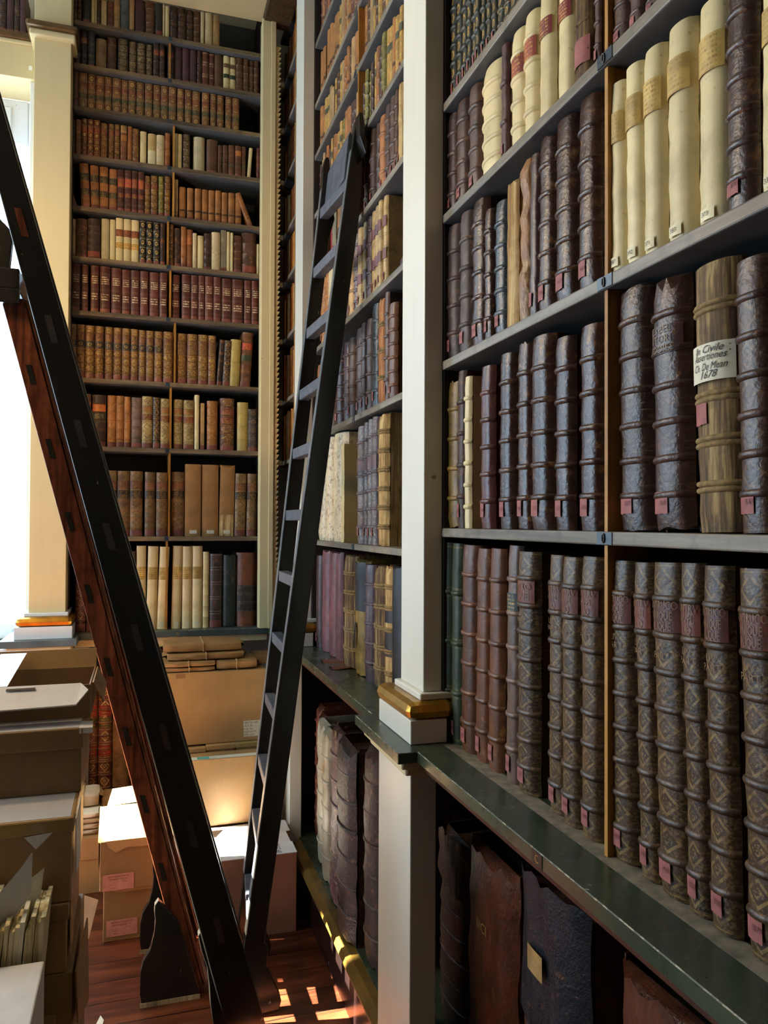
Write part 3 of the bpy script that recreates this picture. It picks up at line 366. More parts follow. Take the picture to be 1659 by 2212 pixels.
# tall window beside the back bookcase, its panelled frame and an added leaf that blocks sun
def window_frame():
    root = thing('window_1', 'white panelled window frame beside the back bookcase, blown out by daylight', 'window', (-.84, 3.82, .9)); root['kind'] = 'structure'
    o = (-.84, 3.82, .9)
    def B(name, mat, x0, x1, y0, y1, z0, z1, par=root, bev=.003):
        b = bx(name, mat, x0 - o[0], x1 - o[0], y0 - o[1], y1 - o[1], z0 - o[2], z1 - o[2], par, bev); b['kind'] = 'structure'; return b
    m = MB()
    for b in ((-.49, -.447, 3.80, 3.86, .9, 3.3), (-1.03, -.98, 3.80, 3.86, .9, 3.3), (-.98, -.49, 3.80, 3.86, 3.10, 3.3), (-.98, -.49, 3.80, 3.86, .9, .97)):
        m.box(b[0] - o[0], b[1] - o[0], b[2] - o[1], b[3] - o[1], b[4] - o[2], b[5] - o[2])
    fr = m.build('frame', WHITE, root, bevel=.006); fr['kind'] = 'structure'
    B('head_panel', WHITE, -.95, -.56, 3.79, 3.805, 3.14, 3.26)
    B('glazing_bar', WHITE, -.98, -.49, 3.815, 3.845, 2.72, 2.75)
    B('glazing_bar', WHITE, -.75, -.72, 3.815, 3.845, .97, 3.10)
    B('shutter', WHITE, -1.25, -1.03, 3.80, 3.84, .9, 3.3)  # out of view, added to keep the sun out of this part
    B('pane', GLASS, -.98, -.49, 3.829, 3.833, .97, 3.10, bev=0)
    B('sill', WHITE, -1.4, -.45, 3.5, 3.86, .86, .9)
    return root
window_frame()
def added_window_third():  # unseen window, added to let in more sun and sky light
    root = thing('window_3', 'second tall window of the back wall with a half closed shutter, left of the picture', 'window', (-1.9, 3.85, .9)); root['kind'] = 'structure'
    m = MB()
    for b in ((-.5, -.45, 0, 2.42), (.45, .5, 0, 2.42), (-.45, .45, 2.32, 2.42), (-.45, .45, 0, .07)): m.box(b[0], b[1], -.03, .03, b[2], b[3])
    f = m.build('frame', WHITE, root, bevel=.004); f['kind'] = 'structure'
    for x in (-.20,): q = bx('glazing_bar', WHITE, x, x + .03, -.02, .02, .07, 2.32, root); q['kind'] = 'structure'
    g = bx('pane', GLASS, -.45, .45, -.002, .002, .07, 2.32, root); g['kind'] = 'structure'
    h = bx('shutter', WHITE, -.5, .15, -.08, -.045, 0, 1.2, root, .004); h['kind'] = 'structure'  # leaf added to hold the sun off the floor
added_window_third()
def window_left():
    root = thing('window_2', 'tall white sash window in the left wall, out of the picture', 'window', (-2.65, 2.45, .85)); root['kind'] = 'structure'
    m = MB()
    for y in (-.95, -.33, .29, .89): m.box(-.03, .03, y, y + .06, 0, 2.05)
    for z in (0, .66, 1.33, 1.99): m.box(-.028, .028, -.95, .95, z, z + .06)
    f = m.build('frame', WHITE, root); f['kind'] = 'structure'
    g = bx('pane', GLASS, -.002, .002, -.95, .95, 0, 2.05, root); g['kind'] = 'structure'
window_left()
for k, (y0, y1, z0, z1) in ((4, (2.5, 2.83, 3.42, 4.12)), (5, (3.05, 3.4, 3.32, 3.95))):  # unseen high openings, shaped so the sun lands on floor and box tops
    root = thing('window_%d' % k, ['small high window in the left wall, nearer the camera', 'small high window in the left wall beside the corner'][k - 4], 'window', (-2.65, (y0 + y1) / 2, z0)); root['kind'] = 'structure'
    m = MB(); hy = (y1 - y0) / 2; hz = z1 - z0
    for b in ((-hy, -hy + .02, 0, hz), (hy - .02, hy, 0, hz), (-hy + .02, hy - .02, 0, .02), (-hy + .02, hy - .02, hz - .02, hz)): m.box(-.03, .03, *b)
    q = m.build('frame', WHITE, root); q['kind'] = 'structure'
    q = bx('pane', GLASS, -.002, .002, -hy, hy, 0, hz, root); q['kind'] = 'structure'
for nm, b in (('trim_1', (-1.55, -.43, 3.60, 3.80, 3.30, 3.44)), ('trim_2', (-.46, -.43, 3.62, 3.87, .9, 3.3))):
    struct(nm, CREAM_W if nm == 'trim_1' else WHITE, [b], .002)
t3 = bx('trim_3', GILT_D, -1.55, -.44, 3.575, 3.80, 3.455, 3.485, None, .01); t3['kind'] = 'structure'
t4 = bx('trim_4', CREAM_W, -1.55, -.44, 3.59, 3.80, 3.44, 3.455, None, .003); t4['kind'] = 'structure'
t5 = struct('trim_5', CREAM_W, [(-.285, .57, 3.42, 3.60, 3.735, 3.98)], .004)
t6 = struct('trim_6', streaked('dark_oak', '352718', '4c3a25', '5f4b30', 50, .55), [(.52, .64, 3.30, 3.56, 3.69, 3.80)], .004)
kn = MB()
kn.add([(.008 * math.cos(a * PI / 8), -.004, .008 * math.sin(a * PI / 8)) for a in range(16)] + [(.008 * math.cos(a * PI / 8), .004, .008 * math.sin(a * PI / 8)) for a in range(16)],
       [list(range(16)), list(range(31, 15, -1))] + [(i, (i + 1) % 16, (i + 1) % 16 + 16, i + 16) for i in range(16)])
ko = kn.build('knob', plain('hole_light_white', 'f2f0e8', .2, 0, .02), loc=(-.457, 3.596, 3.345)); tag(ko, 'small white round knob on the beam above the window', 'knob')  # white disc standing in for the light of a bright round hole
# ------------------------------------------------------------ pilasters
def pilaster(label, x0, x1, y0, y1, parts, mats):
    root = thing('pilaster', label, 'pilaster', ((x0 + x1) / 2, (y0 + y1) / 2, 0)); o = root.location
    for (nm, mk, a, b, c, d, e, f, bev) in parts:
        bx(nm, mats[mk], a - o.x, b - o.x, c - o.y, d - o.y, e, f, root, bev)
    return root
PM = dict(c=CREAM, g=GILT, w=WHITE, k=CREAM_W, d=GILT_D)
pilaster('cream pilaster with gilt base moulding standing on the green counter in front', .556, .7, 1.583, 1.813, [
    ('shaft', 'c', .595, .6385, 1.612, 1.764, 1.05, 4.3, .002), ('base_fillet', 'c', .583, .70, 1.598, 1.778, 1.035, 1.05, .003),
    ('gilt_moulding', 'g', .548, .66, 1.574, 1.822, .997, 1.035, .0185), ('plinth', 'c', .556, .64, 1.583, 1.813, .9455, .997, .002)], PM)
pilaster('slim cream pilaster between the ladder and the corner bookcase', .556, .7, 2.955, 3.15, [
    ('shaft', 'c', .595, .6385, 2.98, 3.128, 1.05, 4.3, .002), ('base_fillet', 'c', .583, .70, 2.966, 3.142, 1.035, 1.05, .003),
    ('gilt_moulding', 'g', .548, .66, 2.942, 3.166, .997, 1.035, .0185), ('plinth', 'c', .556, .64, 2.95, 3.158, .9455, .997, .002)], PM)
pilaster('wide cream pilaster with gilt capital between the window and back bookcase', -.48, -.26, 3.42, 3.8, [
    ('shaft', 'k', -.432, -.290, 3.50, 3.86, 1.045, 4.3, .002), ('base_fillet', 'w', -.447, -.278, 3.485, 3.70, 1.03, 1.045, .003),
    ('gilt_moulding', 'g', -.478, -.257, 3.452, 3.70, .991, 1.03, .019), ('plinth', 'w', -.480, -.260, 3.457, 3.70, .9405, .991, .002),
    ('capital_fillet', 'k', -.450, -.272, 3.475, 3.70, 3.425, 3.452, .006), ('gilt_capital', 'd', -.462, -.262, 3.455, 3.70, 3.452, 3.478, .010)], PM)
def pedestal(label, x0, y0, x1, y1, mat, ztop=.885):
    r = thing('pedestal', label, 'pedestal', ((x0 + x1) / 2, (y0 + y1) / 2, 0)); o = r.location
    bx('body', mat, x0 - o.x, x1 - o.x, y0 - o.y, y1 - o.y, 0, ztop, r, .002)
    bx('moulding', CREAM_W, x0 - .018 - o.x, x1 - o.x, y0 - .018 - o.y, y1 + .018 - o.y, ztop, ztop + .018, r, .006)
    bx('upper_moulding', CREAM_W, x0 - .03 - o.x, x1 - o.x, y0 - .03 - o.y, y1 + .03 - o.y, ztop + .018, .9215 if x0 > 0 else .912, r, .004)
pedestal('glossy cream pedestal holding the front counter under the near pilaster', .556, 1.583, .615, 1.813, CREAM)
pedestal('narrow cream pedestal under the slim pilaster behind the right ladder', .556, 2.975, .602, 3.15, CREAM)
pedestal('white pedestal under the wide pilaster left of the back bookcase', -.475, 3.465, -.262, 3.78, WHITE, .872)
# corner post with its saw-toothed shelf rail
r = thing('corner_post', 'cream corner post with a saw-toothed shelf rail beside the back bookcase', 'post', (.54, 3.52, .945))
bx('post', CREAM_W, -.026, .012, -.01, .058, .0005, 2.755, r, .002)
bx('post_strip', CREAM_W, .012, .034, -.014, .058, .0005, 2.755, r, .002)
m = MB(); P = .0232; z = .04; pts = [(.034, .0005)]
while z < 2.68:
    pts += [(.047, z), (.058, z + P * .92), (.047, z + P * .98)]; z += P
pts += [(.034, z)]
# split in convex quads so each tooth is clean
mm = MB(); z = .04
while z < 2.62:
    mm.prism([(.034, z), (.046, z), (.059, z + P * .9), (.046, z + P), (.034, z + P)], -.006, .004); z += P
mm.build('toothed_rail', CREAM_W, r)
# ------------------------------------------------------------ counters and lower cabinets
m = MB()
m.prism([(.555, .1), (.555, 1.535), (.512, 1.535), (.512, 1.872), (.556, 1.872), (.556, 2.90), (.512, 2.90), (.512, 3.20), (.556, 3.20), (.556, 3.5385), (.99, 3.5385), (.99, .1)], .922, .945, axis='z')
o = m.build('counter', [GREEN, WORN]); b = o.modifiers.new('bevel', 'BEVEL'); b.width = .0013; b.segments = 1; b.material = 1; b.limit_method = 'ANGLE'
tag(o, 'long dark green counter with chipped edges running along the right wall', 'counter')
bx('bare_strip', plain('dusty_bare_wood', '7c7462', .7, 0, .25, 50, .1), .626, .662, .3, 1.57, .9450, .9453, o)
tg = bx('shelf_tag', plain('dark_tag', '22231f', .35), .5538, .5551, 1.008, 1.038, .9235, .9435, o)
flat_text('tag_letter', 'C', .017, GOLDINK, tg, (.5534, 1.023, .9333), (0, -1, 0))
m = MB(); m.box(-.285, .98, 3.54, 3.86, .918, .945); o = m.build('ledge', [plain('green_grey_paint', '44504c', .4, 0, .15, 12), WORN]); b = o.modifiers.new('bevel', 'BEVEL'); b.width = .002; b.segments = 1; b.material = 1; b.limit_method = 'ANGLE'
tag(o, 'dark green ledge under the lowest books of the back bookcase', 'ledge')
flat_text('tag_letter', 'B', .017, GOLDINK, o, (.163, 3.5392, .9315))
m = MB(); m.box(-.53, -.24, 3.425, 3.86, .9125, .9403); o = m.build('ledge', [plain('teal_grey_paint', '55656a', .4, 0, .15, 12), WORN], bevel=.002)
tag(o, 'short grey green ledge under the wide pilaster by the window', 'ledge')
def base_cabinet(label, y0, y1, div_y):
    r = thing('base_cabinet', label, 'cabinet', (.6, (y0 + y1) / 2, 0)); oy = (y0 + y1) / 2
    bx('plinth', BLACKRED, -.015, .39, y0 - oy, y1 - oy, 0, .172, r, .002)
    bx('gilt_moulding', GILT_O, -.047, .02, y0 - oy, y1 - oy, .168, .212, r, .02)
    bx('shelf', GREEN, -.005, .39, y0 - oy, y1 - oy, .195, .215, r, .001)
    bx('back_panel', DARKW, .37, .39, y0 - oy, y1 - oy, .215, .90, r)
    bx('apron', streaked('red_brown_edge', '2b130a', '47210f', '5f3018', 40, .5, (1, .05, 1)), -.03, -.01, y0 - oy, y1 - oy, .902, .9215, r, .002)
    return r
def br_():
    t = NT('dark_red_paint'); v = t.obj((1, .3, 1)); n = t.noise(v, 14, 5)
    col = t.ramp(n, [(.35, srgb('1a1210')), (.6, srgb('2c1813')), (.8, srgb('4a241a'))]); ch = t.step(t.noise(t.obj((1, 1, .4)), 60, 3, .7), .7, .73)
    return t.done(t.mix(ch, col, srgb('a89878')), .25)
BLACKRED = br_(); GILT_O = plain('olive_gilding', '7a5f2a', .3, .25, .3, 8, .05)
nc = base_cabinet('dark low cabinet of huge folios below the front counter', .1, 1.5825, .9)
for nm, a in (('shelf', (.02, .37, .7413, .972, .195, .215)), ('back_panel', (.37, .39, .7413, .972, .215, .90))): bx(nm, GREEN if nm == 'shelf' else DARKW, *a, nc)
bc = base_cabinet('low cabinet of tall folios behind the right ladder foot', 1.8135, 2.9745, 2.4)
bx('side_panel', DARKW, .006, .39, 3.15 - 2.394, 3.165 - 2.394, .0, .90, bc); bx('back_panel', DARKW, .37, .39, 2.975 - 2.394, 3.15 - 2.394, .215, .90, bc); bx('shelf', GREEN, .006, .37, 2.975 - 2.394, 3.15 - 2.394, .195, .215, bc)
r = thing('base_cabinet', 'cabinet below the back ledge holding the red labelled folios', 'cabinet', (.1, 3.7, 0))
bx('shelf', DARKW, -.36, .88, -.12, .16, .245, .262, r); bx('plinth', DARKW, -.36, .88, -.10, .16, 0, .245, r)
bx('back_panel', plain('grey_cabinet_back', '8d8c84', .6, 0, .12, 6), -.36, .88, .14, .16, .262, .9, r)
bx('frieze', CREAM_W, -.36, .46, -.135, -.115, .885, .9175, r, .004)
bx('front_board', plain('grey_cabinet_front', '9a978c', .5, 0, .12, 6), -.36, -.30, -.115, .14, .262, .884, r)
# ------------------------------------------------------------ bookcases
def shelf(parent, o, x0, x1, y0, y1, ztop, th, front):
    m = MB(); m.box(x0 - o[0], x1 - o[0], y0 - o[1], y1 - o[1], ztop - th - o[2], ztop - o[2])
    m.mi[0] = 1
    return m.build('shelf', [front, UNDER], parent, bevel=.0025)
def bookcase(label, loc, spec):
    r = thing('bookcase', label, 'bookcase', loc)
    for nm, mat, a in spec: bx(nm, mat, a[0] - loc[0], a[1] - loc[0], a[2] - loc[1], a[3] - loc[1], a[4] - loc[2], a[5] - loc[2], r, .001)
    return r
L = (.64, .85, .945)
nb = bookcase('tall bookcase above the front counter right of the near pilaster', L, [
    ('back_panel', BACKP, (.965, .98, .1, 1.61, .9455, 4.2)), ('side_panel', DARKW, (.64, .965, 1.6075, 1.618, .9455, 4.2))])
for z in (1.409, 1.777, 2.1015, 2.350, 2.62, 2.9, 3.2, 3.5, 3.8): shelf(nb, L, .635, .965, .12, 1.606, z, .0195, SHELF)
for a, b in ((.9455, 1.389), (1.409, 1.757), (1.777, 2.081), (2.1015, 2.33)):
    bx('divider', DIV, .0, .30, .974 - L[1], .982 - L[1], a - L[2], b - L[2], nb)
def ring(name, mat, parent, at, ra, rz, th, axis='x'):
    rows = []
    for i in range(14):
        a = 2 * PI * i / 14; c = Vector((0, ra * math.cos(a), rz * math.sin(a))); d = Vector((0, math.cos(a), math.sin(a)))
        rows.append([tuple(Vector(at) + c + d * th * math.cos(q * PI / 3) + Vector((th * math.sin(q * PI / 3), 0, 0))) for q in range(6)])
    rows.append(rows[0]); m = MB(); m.grid(rows, close=True); return m.build(name, mat, parent, smooth=True)
PATCH = plain('blue_black_patch', '2e3c46', .3, 0, .25, 80); METAL = plain('dull_iron', '6b6a66', .35, .7, .1, 60)
for z in (1.409, 1.777, 2.1015):
    sp_ = bx('shelf_patch', PATCH, -.0062, -.0042, .955 - L[1], .992 - L[1], z - .0185 - L[2], z - .001 - L[2], nb)
    ring('shelf_ring', METAL, sp_, (-.0075, .975 - L[1], z - .0095 - L[2]), .0028, .0066, .0011)
L2 = (.64, 2.37, .945)
mb_ = bookcase('tall bookcase behind the right ladder between the two right pilasters', L2, [('back_panel', BACKP, (.965, .98, 1.77, 2.975, .9455, 4.2)), ('side_panel', DARKW, (.64, .965, 1.756, 1.767, .9455, 4.2)), ('side_panel', DARKW, (.64, .965, 2.977, 2.988, .9455, 4.2))])
for z in (1.354, 1.757, 2.090, 2.370, 2.620, 2.850, 3.050, 3.290, 3.52, 3.8): shelf(mb_, L2, .64, .965, 1.768, 2.976, z, .019, SHELF)
for a, b in ((2.64, 2.83), (2.85, 3.03), (3.05, 3.27), (3.29, 3.5)): bx('divider', DIV, .0, .28, 2.335 - L2[1], 2.342 - L2[1], a - .018 - L2[2] if a == 2.64 else a - L2[2], b - L2[2], mb_)
for z in (1.354, 1.757, 2.85, 3.05): bx('shelf_patch', PATCH, -.0015, .0005, 2.36 - L2[1], 2.385 - L2[1], z - .018 - L2[2], z - .001 - L2[2], mb_)
L3 = (.64, 3.35, .945)
cb = bookcase('narrow sliver of a corner bookcase behind the toothed rail', L3, [('back_panel', BACKP, (.965, .98, 3.132, 3.80, .9455, 4.2))])
for z in CORNER[:-1]:
    shelf(cb, L3, .64, .965, 3.135, 3.79, z, .018, SHELF)
    bx('bearer', CREAM_W, -.032, -.001, 3.66 - L3[1], 3.68 - L3[1], z - .018 - L3[2], z + .004 - L3[2], cb, .002)
for a, b in zip(CORNER[1:], CORNER[:-1]): bx('divider', DIV, .0, .25, 3.375 - L3[1], 3.382 - L3[1], a - L3[2] + .0005, b - .019 - L3[2], cb)
L4 = (.1, 3.72, .945)
bb = bookcase('tall bookcase of small leather books along the back wall', L4, [
    ('back_panel', plain('slate_back_board', '55585a', .6, 0, .12, 8), (-.285, .53, 3.845, 3.86, .9455, 3.85)), ('side_panel', DARKW, (-.2895, -.2855, 3.60, 3.845, .9455, 3.85)), ('side_panel', DARKW, (.524, .53, 3.60, 3.845, .9455, 3.85))])
for z in [t[0] for t in BACK[:-1]]:
    shelf(bb, L4, -.285, .5235, 3.58, 3.845, z, .02, SHELF_X)
    bx('shelf_patch', PATCH, .105 - L4[0], .122 - L4[0], -.1412, -.1395, z - .0185 - L4[2], z - .001 - L4[2], bb)
for x, k in ((825, 1), (872, 3), (870, 4), (825, 5), (848, 6), (890, 7), (862, 8), (855, 9), (840, 10)):
    xx = {1: .108, 3: .128, 4: .128, 5: .106, 6: .118, 7: .140, 8: .124, 9: .121, 10: .113}[k]
    bx('divider', DIV, xx - L4[0], xx + .008 - L4[0], -.128, .12, BACK[k][0] + .0005 - L4[2], BACK[k - 1][0] - .0205 - L4[2], bb)
# ------------------------------------------------------------ books
def arc(w, b, n):
    a = w / 2; out = []
    for i in range(n + 1):
        t = PI * (1 - i / n); x = a * math.cos(t); y = -b * math.sin(t) if 0 < i < n else 0.0
        out.append((x, y))
    return out
def arc_u(w, b, u):
    x = (u - .5) * w; q = max(0.0, 1 - (2 * x / w) ** 2); return (x, -b * q ** .5 if b else 0.0)
def band_mesh(m, w, b, zc, bh, bp, n=8, mi=0, tilt=0.0):
    pts = [arc_u(w, b, (i + .0) / n) for i in range(n + 1)]; rows = []; uvs = []
    for k in range(5):
        g = -PI / 2 + PI * k / 4; row = []
        for i, (x, y) in enumerate(pts):
            nx = x / (w / 2) * .55; ny = -1.0; l = math.hypot(nx, ny); o = bp * math.cos(g) - .0004
            zz = zc + bh * math.sin(g) + tilt * x
            row.append((x + nx / l * o, y + ny / l * o, zz))
        rows.append(row); uvs.append([(i / n, 0.0) for i in range(n + 1)])
    m.grid(rows, mi, None)
def patch_mesh(m, w, b, z0, z1, u0, u1, off=.0008, n=8, rag=0.0, R=None):
    rows = []
    for k in range(3):
        z = z0 + (z1 - z0) * k / 2; row = []
        for i in range(n + 1):
            x, y = arc_u(w, b, u0 + (u1 - u0) * i / n)
            row.append((x * 1.0, y - off, z + (R.uniform(-rag, rag) if R and rag and k != 1 else 0)))
        rows.append(row)
    n1 = n + 1; uv = [[(i / n, k / 2) for i in range(n1)] for k in range(3)]
    m.grid(rows, 0, uv)
def spine_text(name, body, size, mat, parent, w, b, z, maxw=.8, off=.0034, xo=0.0):
    vs, fs = text_mesh(body, size, .4 if name == 'handwriting' else 0.0); ext = max(abs(x) for x, _ in vs) * 2
    s = min(1.0, maxw * w / ext); m = MB(); out = []
    for x, y in vs:
        xx = x * s + xo * w; _, yy = arc_u(w, b, xx / w + .5); out.append((xx, yy - off, z + y))
    me = bpy.data.meshes.new(name); me.from_pydata(out, [], fs); me.materials.append(mat)
    o = bpy.data.objects.new(name, me); COL.objects.link(o); o.parent = parent; return o
PINK = LABELP
def lm(hexc): return leather(hexc, 'none', 1, GOLD, .5, .45, .1, '6a4a35', .2)
def lt(hexc, n=6): return leather(hexc, 'text', n, GOLD, .9, .45, .1, '6a4a35', .15)
# style: look, material, bands, round factor, labels[(v0,v1,material)], pink shelf label, page material
ST = {}
def S(k, look, mat, nb=0, bulge=.16, labels=(), pink=True, pages=None, **x): ST[k] = dict(look=look, mat=mat, nb=nb, bulge=bulge, labels=labels, pink=pink, pages=pages or PAGES, **x)
rd, bk, gn, og = '7a2a22', '1d1a19', '2f3d2a', 'b0602a'
S('DK', 'dark brown leather book', leather('3c261b', 'lines', 6, GOLD, .25), 4)
S('DKo', 'dark book with orange patches', leather('33211c', 'none', wear=.55, wearcol='b0692c'), 0)
S('DKr', 'dark book with red label', leather('38231d', 'lines', 6, GOLD, .35), 3, labels=((.66, .8, lt(rd)),))
S('DKr2', 'dark banded red patched book', leather('3e2c27', 'lines', 6, GOLD, .2), 5, labels=((.06, .2, lm('9a4a34')),), pink=False)
S('DKl', 'dark brown thinly ruled book', leather('3f302a', 'lines', 5, 'a99a80', .8), 0)
S('DKd', 'dark book with gilt diamonds', leather('35241d', 'diamond', 5, GOLD, .8), 0)
S('DKs', 'dark grey gilt starred book', leather('443b3a', 'rosette', 5, GOLD, .25), 4)
S('BKr', 'black book with red foot label', leather('25211f', 'none', wear=.1), 0, labels=((.04, .2, lm('7d3b30')),), pink=False)
S('BKg', 'blue black book with gilt lines', leather('23252a', 'lines', 6, GOLD, .6), 0)
S('BR', 'brown calf book with raised bands', leather('55351f', 'lines', 5, GOLD, .4), 4)
S('BRp', 'plain brown calf book', leather('573823', 'none'), 0)
S('BRr', 'wide worn brown leather book', leather('4e3124', 'lines', 4, GOLD, .15, wear=.4), 3, labels=((.05, .2, lm('8c4634')),), pink=False)
S('BRd', 'brown book with gilt ornaments', leather('5b3a20', 'rosette', 6, GOLD, .9), 0)
S('BRn', 'brown book with dark green label', leather('643b22', 'lines', 6, GOLD, .6), 0, labels=((.3, .42, lt('23302a')),))
S('BRo', 'brown book with orange label', leather('5d3622', 'lines', 6, GOLD, .5), 0, labels=((.68, .84, lt(og)),))
S('BRx', 'brown book with bright red label', leather('6a4328', 'lines', 7, GOLD, .6), 4, labels=((.68, .8, lt('b0352c')), (.48, .58, lm('3d4b2d'))))
S('MR', 'dull maroon book', leather('46282a', 'none', wear=.12), 0)
S('MRp', 'thin maroon book', leather('51302a', 'none', wear=.12), 2)
S('RD', 'reddish brown book', leather('6b3a2a', 'lines', 6, GOLD, .35), 3)
S('RDg', 'reddish book with gilt bands', leather('663324', 'dbl', 3, 'd8c890', .8), 0)
S('RDr', 'dark red book with bright red label', leather('4e2820', 'lines', 5, GOLD, .6), 0, labels=((.6, .8, lt('a8452e')), (.36, .46, lt('6e2a22'))))
S('RDx', 'bright crimson book', leather('8e2430', 'none', wear=.05), 0)
S('RS', 'red cloth volume with gilt lettering', leather('5e2c22', 'lines', 6, 'b08a62', .5, .4, .05), 0, .14, labels=((.62, .8, leather('5e2c22', 'text', 4, 'e6d6a8', 1.0, .4, .0)), (.28, .44, leather('5e2c22', 'text', 3, 'e6d6a8', 1.0, .4, .0)),))
S('OR', 'orange brown calf book', leather('9a5f30', 'lines', 5, GOLD, .4), 3)
S('ORr', 'orange brown book with red label', leather('85502c', 'lines', 6, GOLD, .5), 0, labels=((.62, .8, lt('a2512e')),))
S('OC', 'smooth orange calf book', leather('a06a35', 'lines', 5, '5f3a1c', .5, wearcol='6a4020'), 0, labels=((.26, .32, lm('4a3320')),))
S('OB', 'tan book with two dark labels', leather('9d6538', 'lines', 5, GOLD, .7), 0, labels=((.62, .78, lt('2a3029')), (.3, .44, lt('2a3029'))))
S('OG', 'orange calf book with raised bands', leather('9c6430', 'diamond', 6, GOLD, .55), 5)
S('OL', 'olive green gilt book', leather('6d6a30', 'rosette', 6, GOLD, .8), 4)
S('TN', 'plain tan book', leather('a68455', 'none', wear=.2, wearcol='6f5330'), 0)
S('TNr', 'plain light brown book', leather('8b6c46', 'none', wear=.25), 0)
S('TNs', 'tan book with ties', leather('c39a5c', 'none', wear=.2), 2)
S('TNo', 'tan topped brown book', leather('7d4d2e', 'lines', 6, GOLD, .5), 4, labels=((.8, 1.0, lm('b58a50')), (.58, .74, lm('a3662f'))))
S('TP', 'thin tan cardboard volume', leather('b08a58', 'none', wear=.1), 0, .03)
S('CR', 'smooth cream vellum book', vellum(), 0, pink=False)
S('CM', 'mottled cream vellum book', vellum('vellum_mottled', 'c9b78c', '5f4a2c', .58), 0, pink=False)
S('CT', 'half tan half cream vellum book', vellum('vellum_tan', 'c0a468', '6a4f2c'), 0, pink=False, labels=((.0, .48, vellum('vellum_pale', 'dccfa2')),))
S('CG', 'fat grey cream vellum book', vellum('vellum_grey', 'b7ac88', '6f6548'), 0, pink=False)
S('CO', 'olive cream vellum book', vellum('vellum_olive', 'b29b55', '5a4a24'), 3, pink=False)
S('CL', 'cream red and gold labelled book', vellum(), 0, labels=((.58, .74, lt('7c2a20')), (.3, .44, leather('b8862f', 'text', 3, 'e0cf90', .8))), pink=False)
S('C2', 'cream brown and green labelled book', vellum(), 0, labels=((.66, .78, lm('6b4a2e')), (.36, .48, lm('2e3d2a'))), pink=False)
S('GB', 'blue grey book', leather('50585c', 'none', wear=.2, wearcol='8b8878'), 0)
S('GY', 'grey board book', leather('857b5f', 'none', wear=.3, wearcol='b3a787'), 0, .03)
S('GF', 'gilt ribbed calf book', leather('5f3d20', 'floral', 6, GOLD, .75), 5, labels=((.68, .8, lt('6b2b20')),))
S('GFd', 'dark calf book with floral gilding', leather('4a3623', 'floral', 5, 'b09a5c', .7), 4)
S('G3', 'gilt book with red green labels', leather('7a5433', 'rosette', 4, 'd2a95a', .8), 0, .12, labels=((.60, .74, lt('6f3026')), (.30, .43, lt('2f3b2b'))), pink=False)
S('G4', 'gilt red labelled calf book', leather('6d3d22', 'rosette', 6, 'd8b05c', .9), 5, labels=((.64, .8, lt('7d2c22')),))
S('G8', 'gilt book with red black labels', leather('6b4826', 'floral', 7, 'c39a48', .95), 6, labels=((.72, .85, lt('5d2f22')), (.58, .71, leather('2a2623', 'rosette', 1, 'b08a45', .8))))
S('G9', 'gilt book with two brown labels', leather('6b4826', 'floral', 7, 'c39a48', .95), 6, labels=((.72, .85, lt('623a24')), (.585, .7, lt('5a3a24'))))
S('GD', 'gold tooled book with dark diamonds', leather('a08a55', 'diamond', 6, '3d2918', .9, wear=.15), 5, labels=((.70, .81, lt('8d5a2c')), (.54, .66, lt('6e2c1e'))))
S('GX', 'thick dark gilt red labelled book', leather('4c2d1c', 'floral', 6, 'b08440', .9), 5, labels=((.68, .8, lt('6b2a20')), (.52, .63, lt('5d251d'))))
S('GT', 'tall gilt volume with dark diamonds', leather('8a6a3c', 'diamond', 7, '40301c', .85), 6, .16, labels=((.725, .845, lt('74402a')), (.59, .70, lt('2a2219'))))
S('DX', 'thick dark orange green labelled book', leather('3b2620', 'lines', 6, GOLD, .4), 5, labels=((.68, .82, lt('b9602a')), (.54, .64, lt('26352c'))))
S('MV', 'mauve brown ribbed book', leather('705a4c', 'dbl', 5, '3d2c24', .8, wear=.1), 4)
S('BG', 'black book with small gilt scrolls', leather('1f2224', 'rosette', 5, 'dcb45c', .9), 4)
S('PW', 'volume wrapped in plain brown paper', plain('brown_wrapping', 'a0733c', .6, 0, .14, 14, .4, 30), 0, .05, labels=(), pink=False, num=True)
S('PT', 'volume in torn brown paper wrapping', plain('brown_wrapping', 'a0733c', .6, 0, .14, 14, .4, 30), 0, .05, labels=((.0, .3, BARE_L),), pink=False, num=True, torn=.012)
S('RG', 'red brown gilt folio', leather('5e3128', 'diamond', 7, 'c09a62', .7), 6, pink=True)
S('VG', 'tall cream gold titled vellum volume', vellum(), 0, labels=((.60, .75, leather('c2a257', 'text', 6, '7d5c24', .9)),), pink=False, num=True)
S('VR', 'thin ribbed cream vellum volume', vellum('vellum_yellow', 'cdb983'), 6, pink=False)
S('TB', 'torn green black frayed book', leather('26312c', 'none', wear=.35, wearcol='8a6a3a'), 0, pink=False, torn=.015, frayed=True)
S('BB', 'wide brown book with black middle', leather('6d3d24', 'none', wear=.3), 0, labels=((.2, .56, leather('2c231f', 'dbl', 3, '8a7a58', .7)),), pink=False)
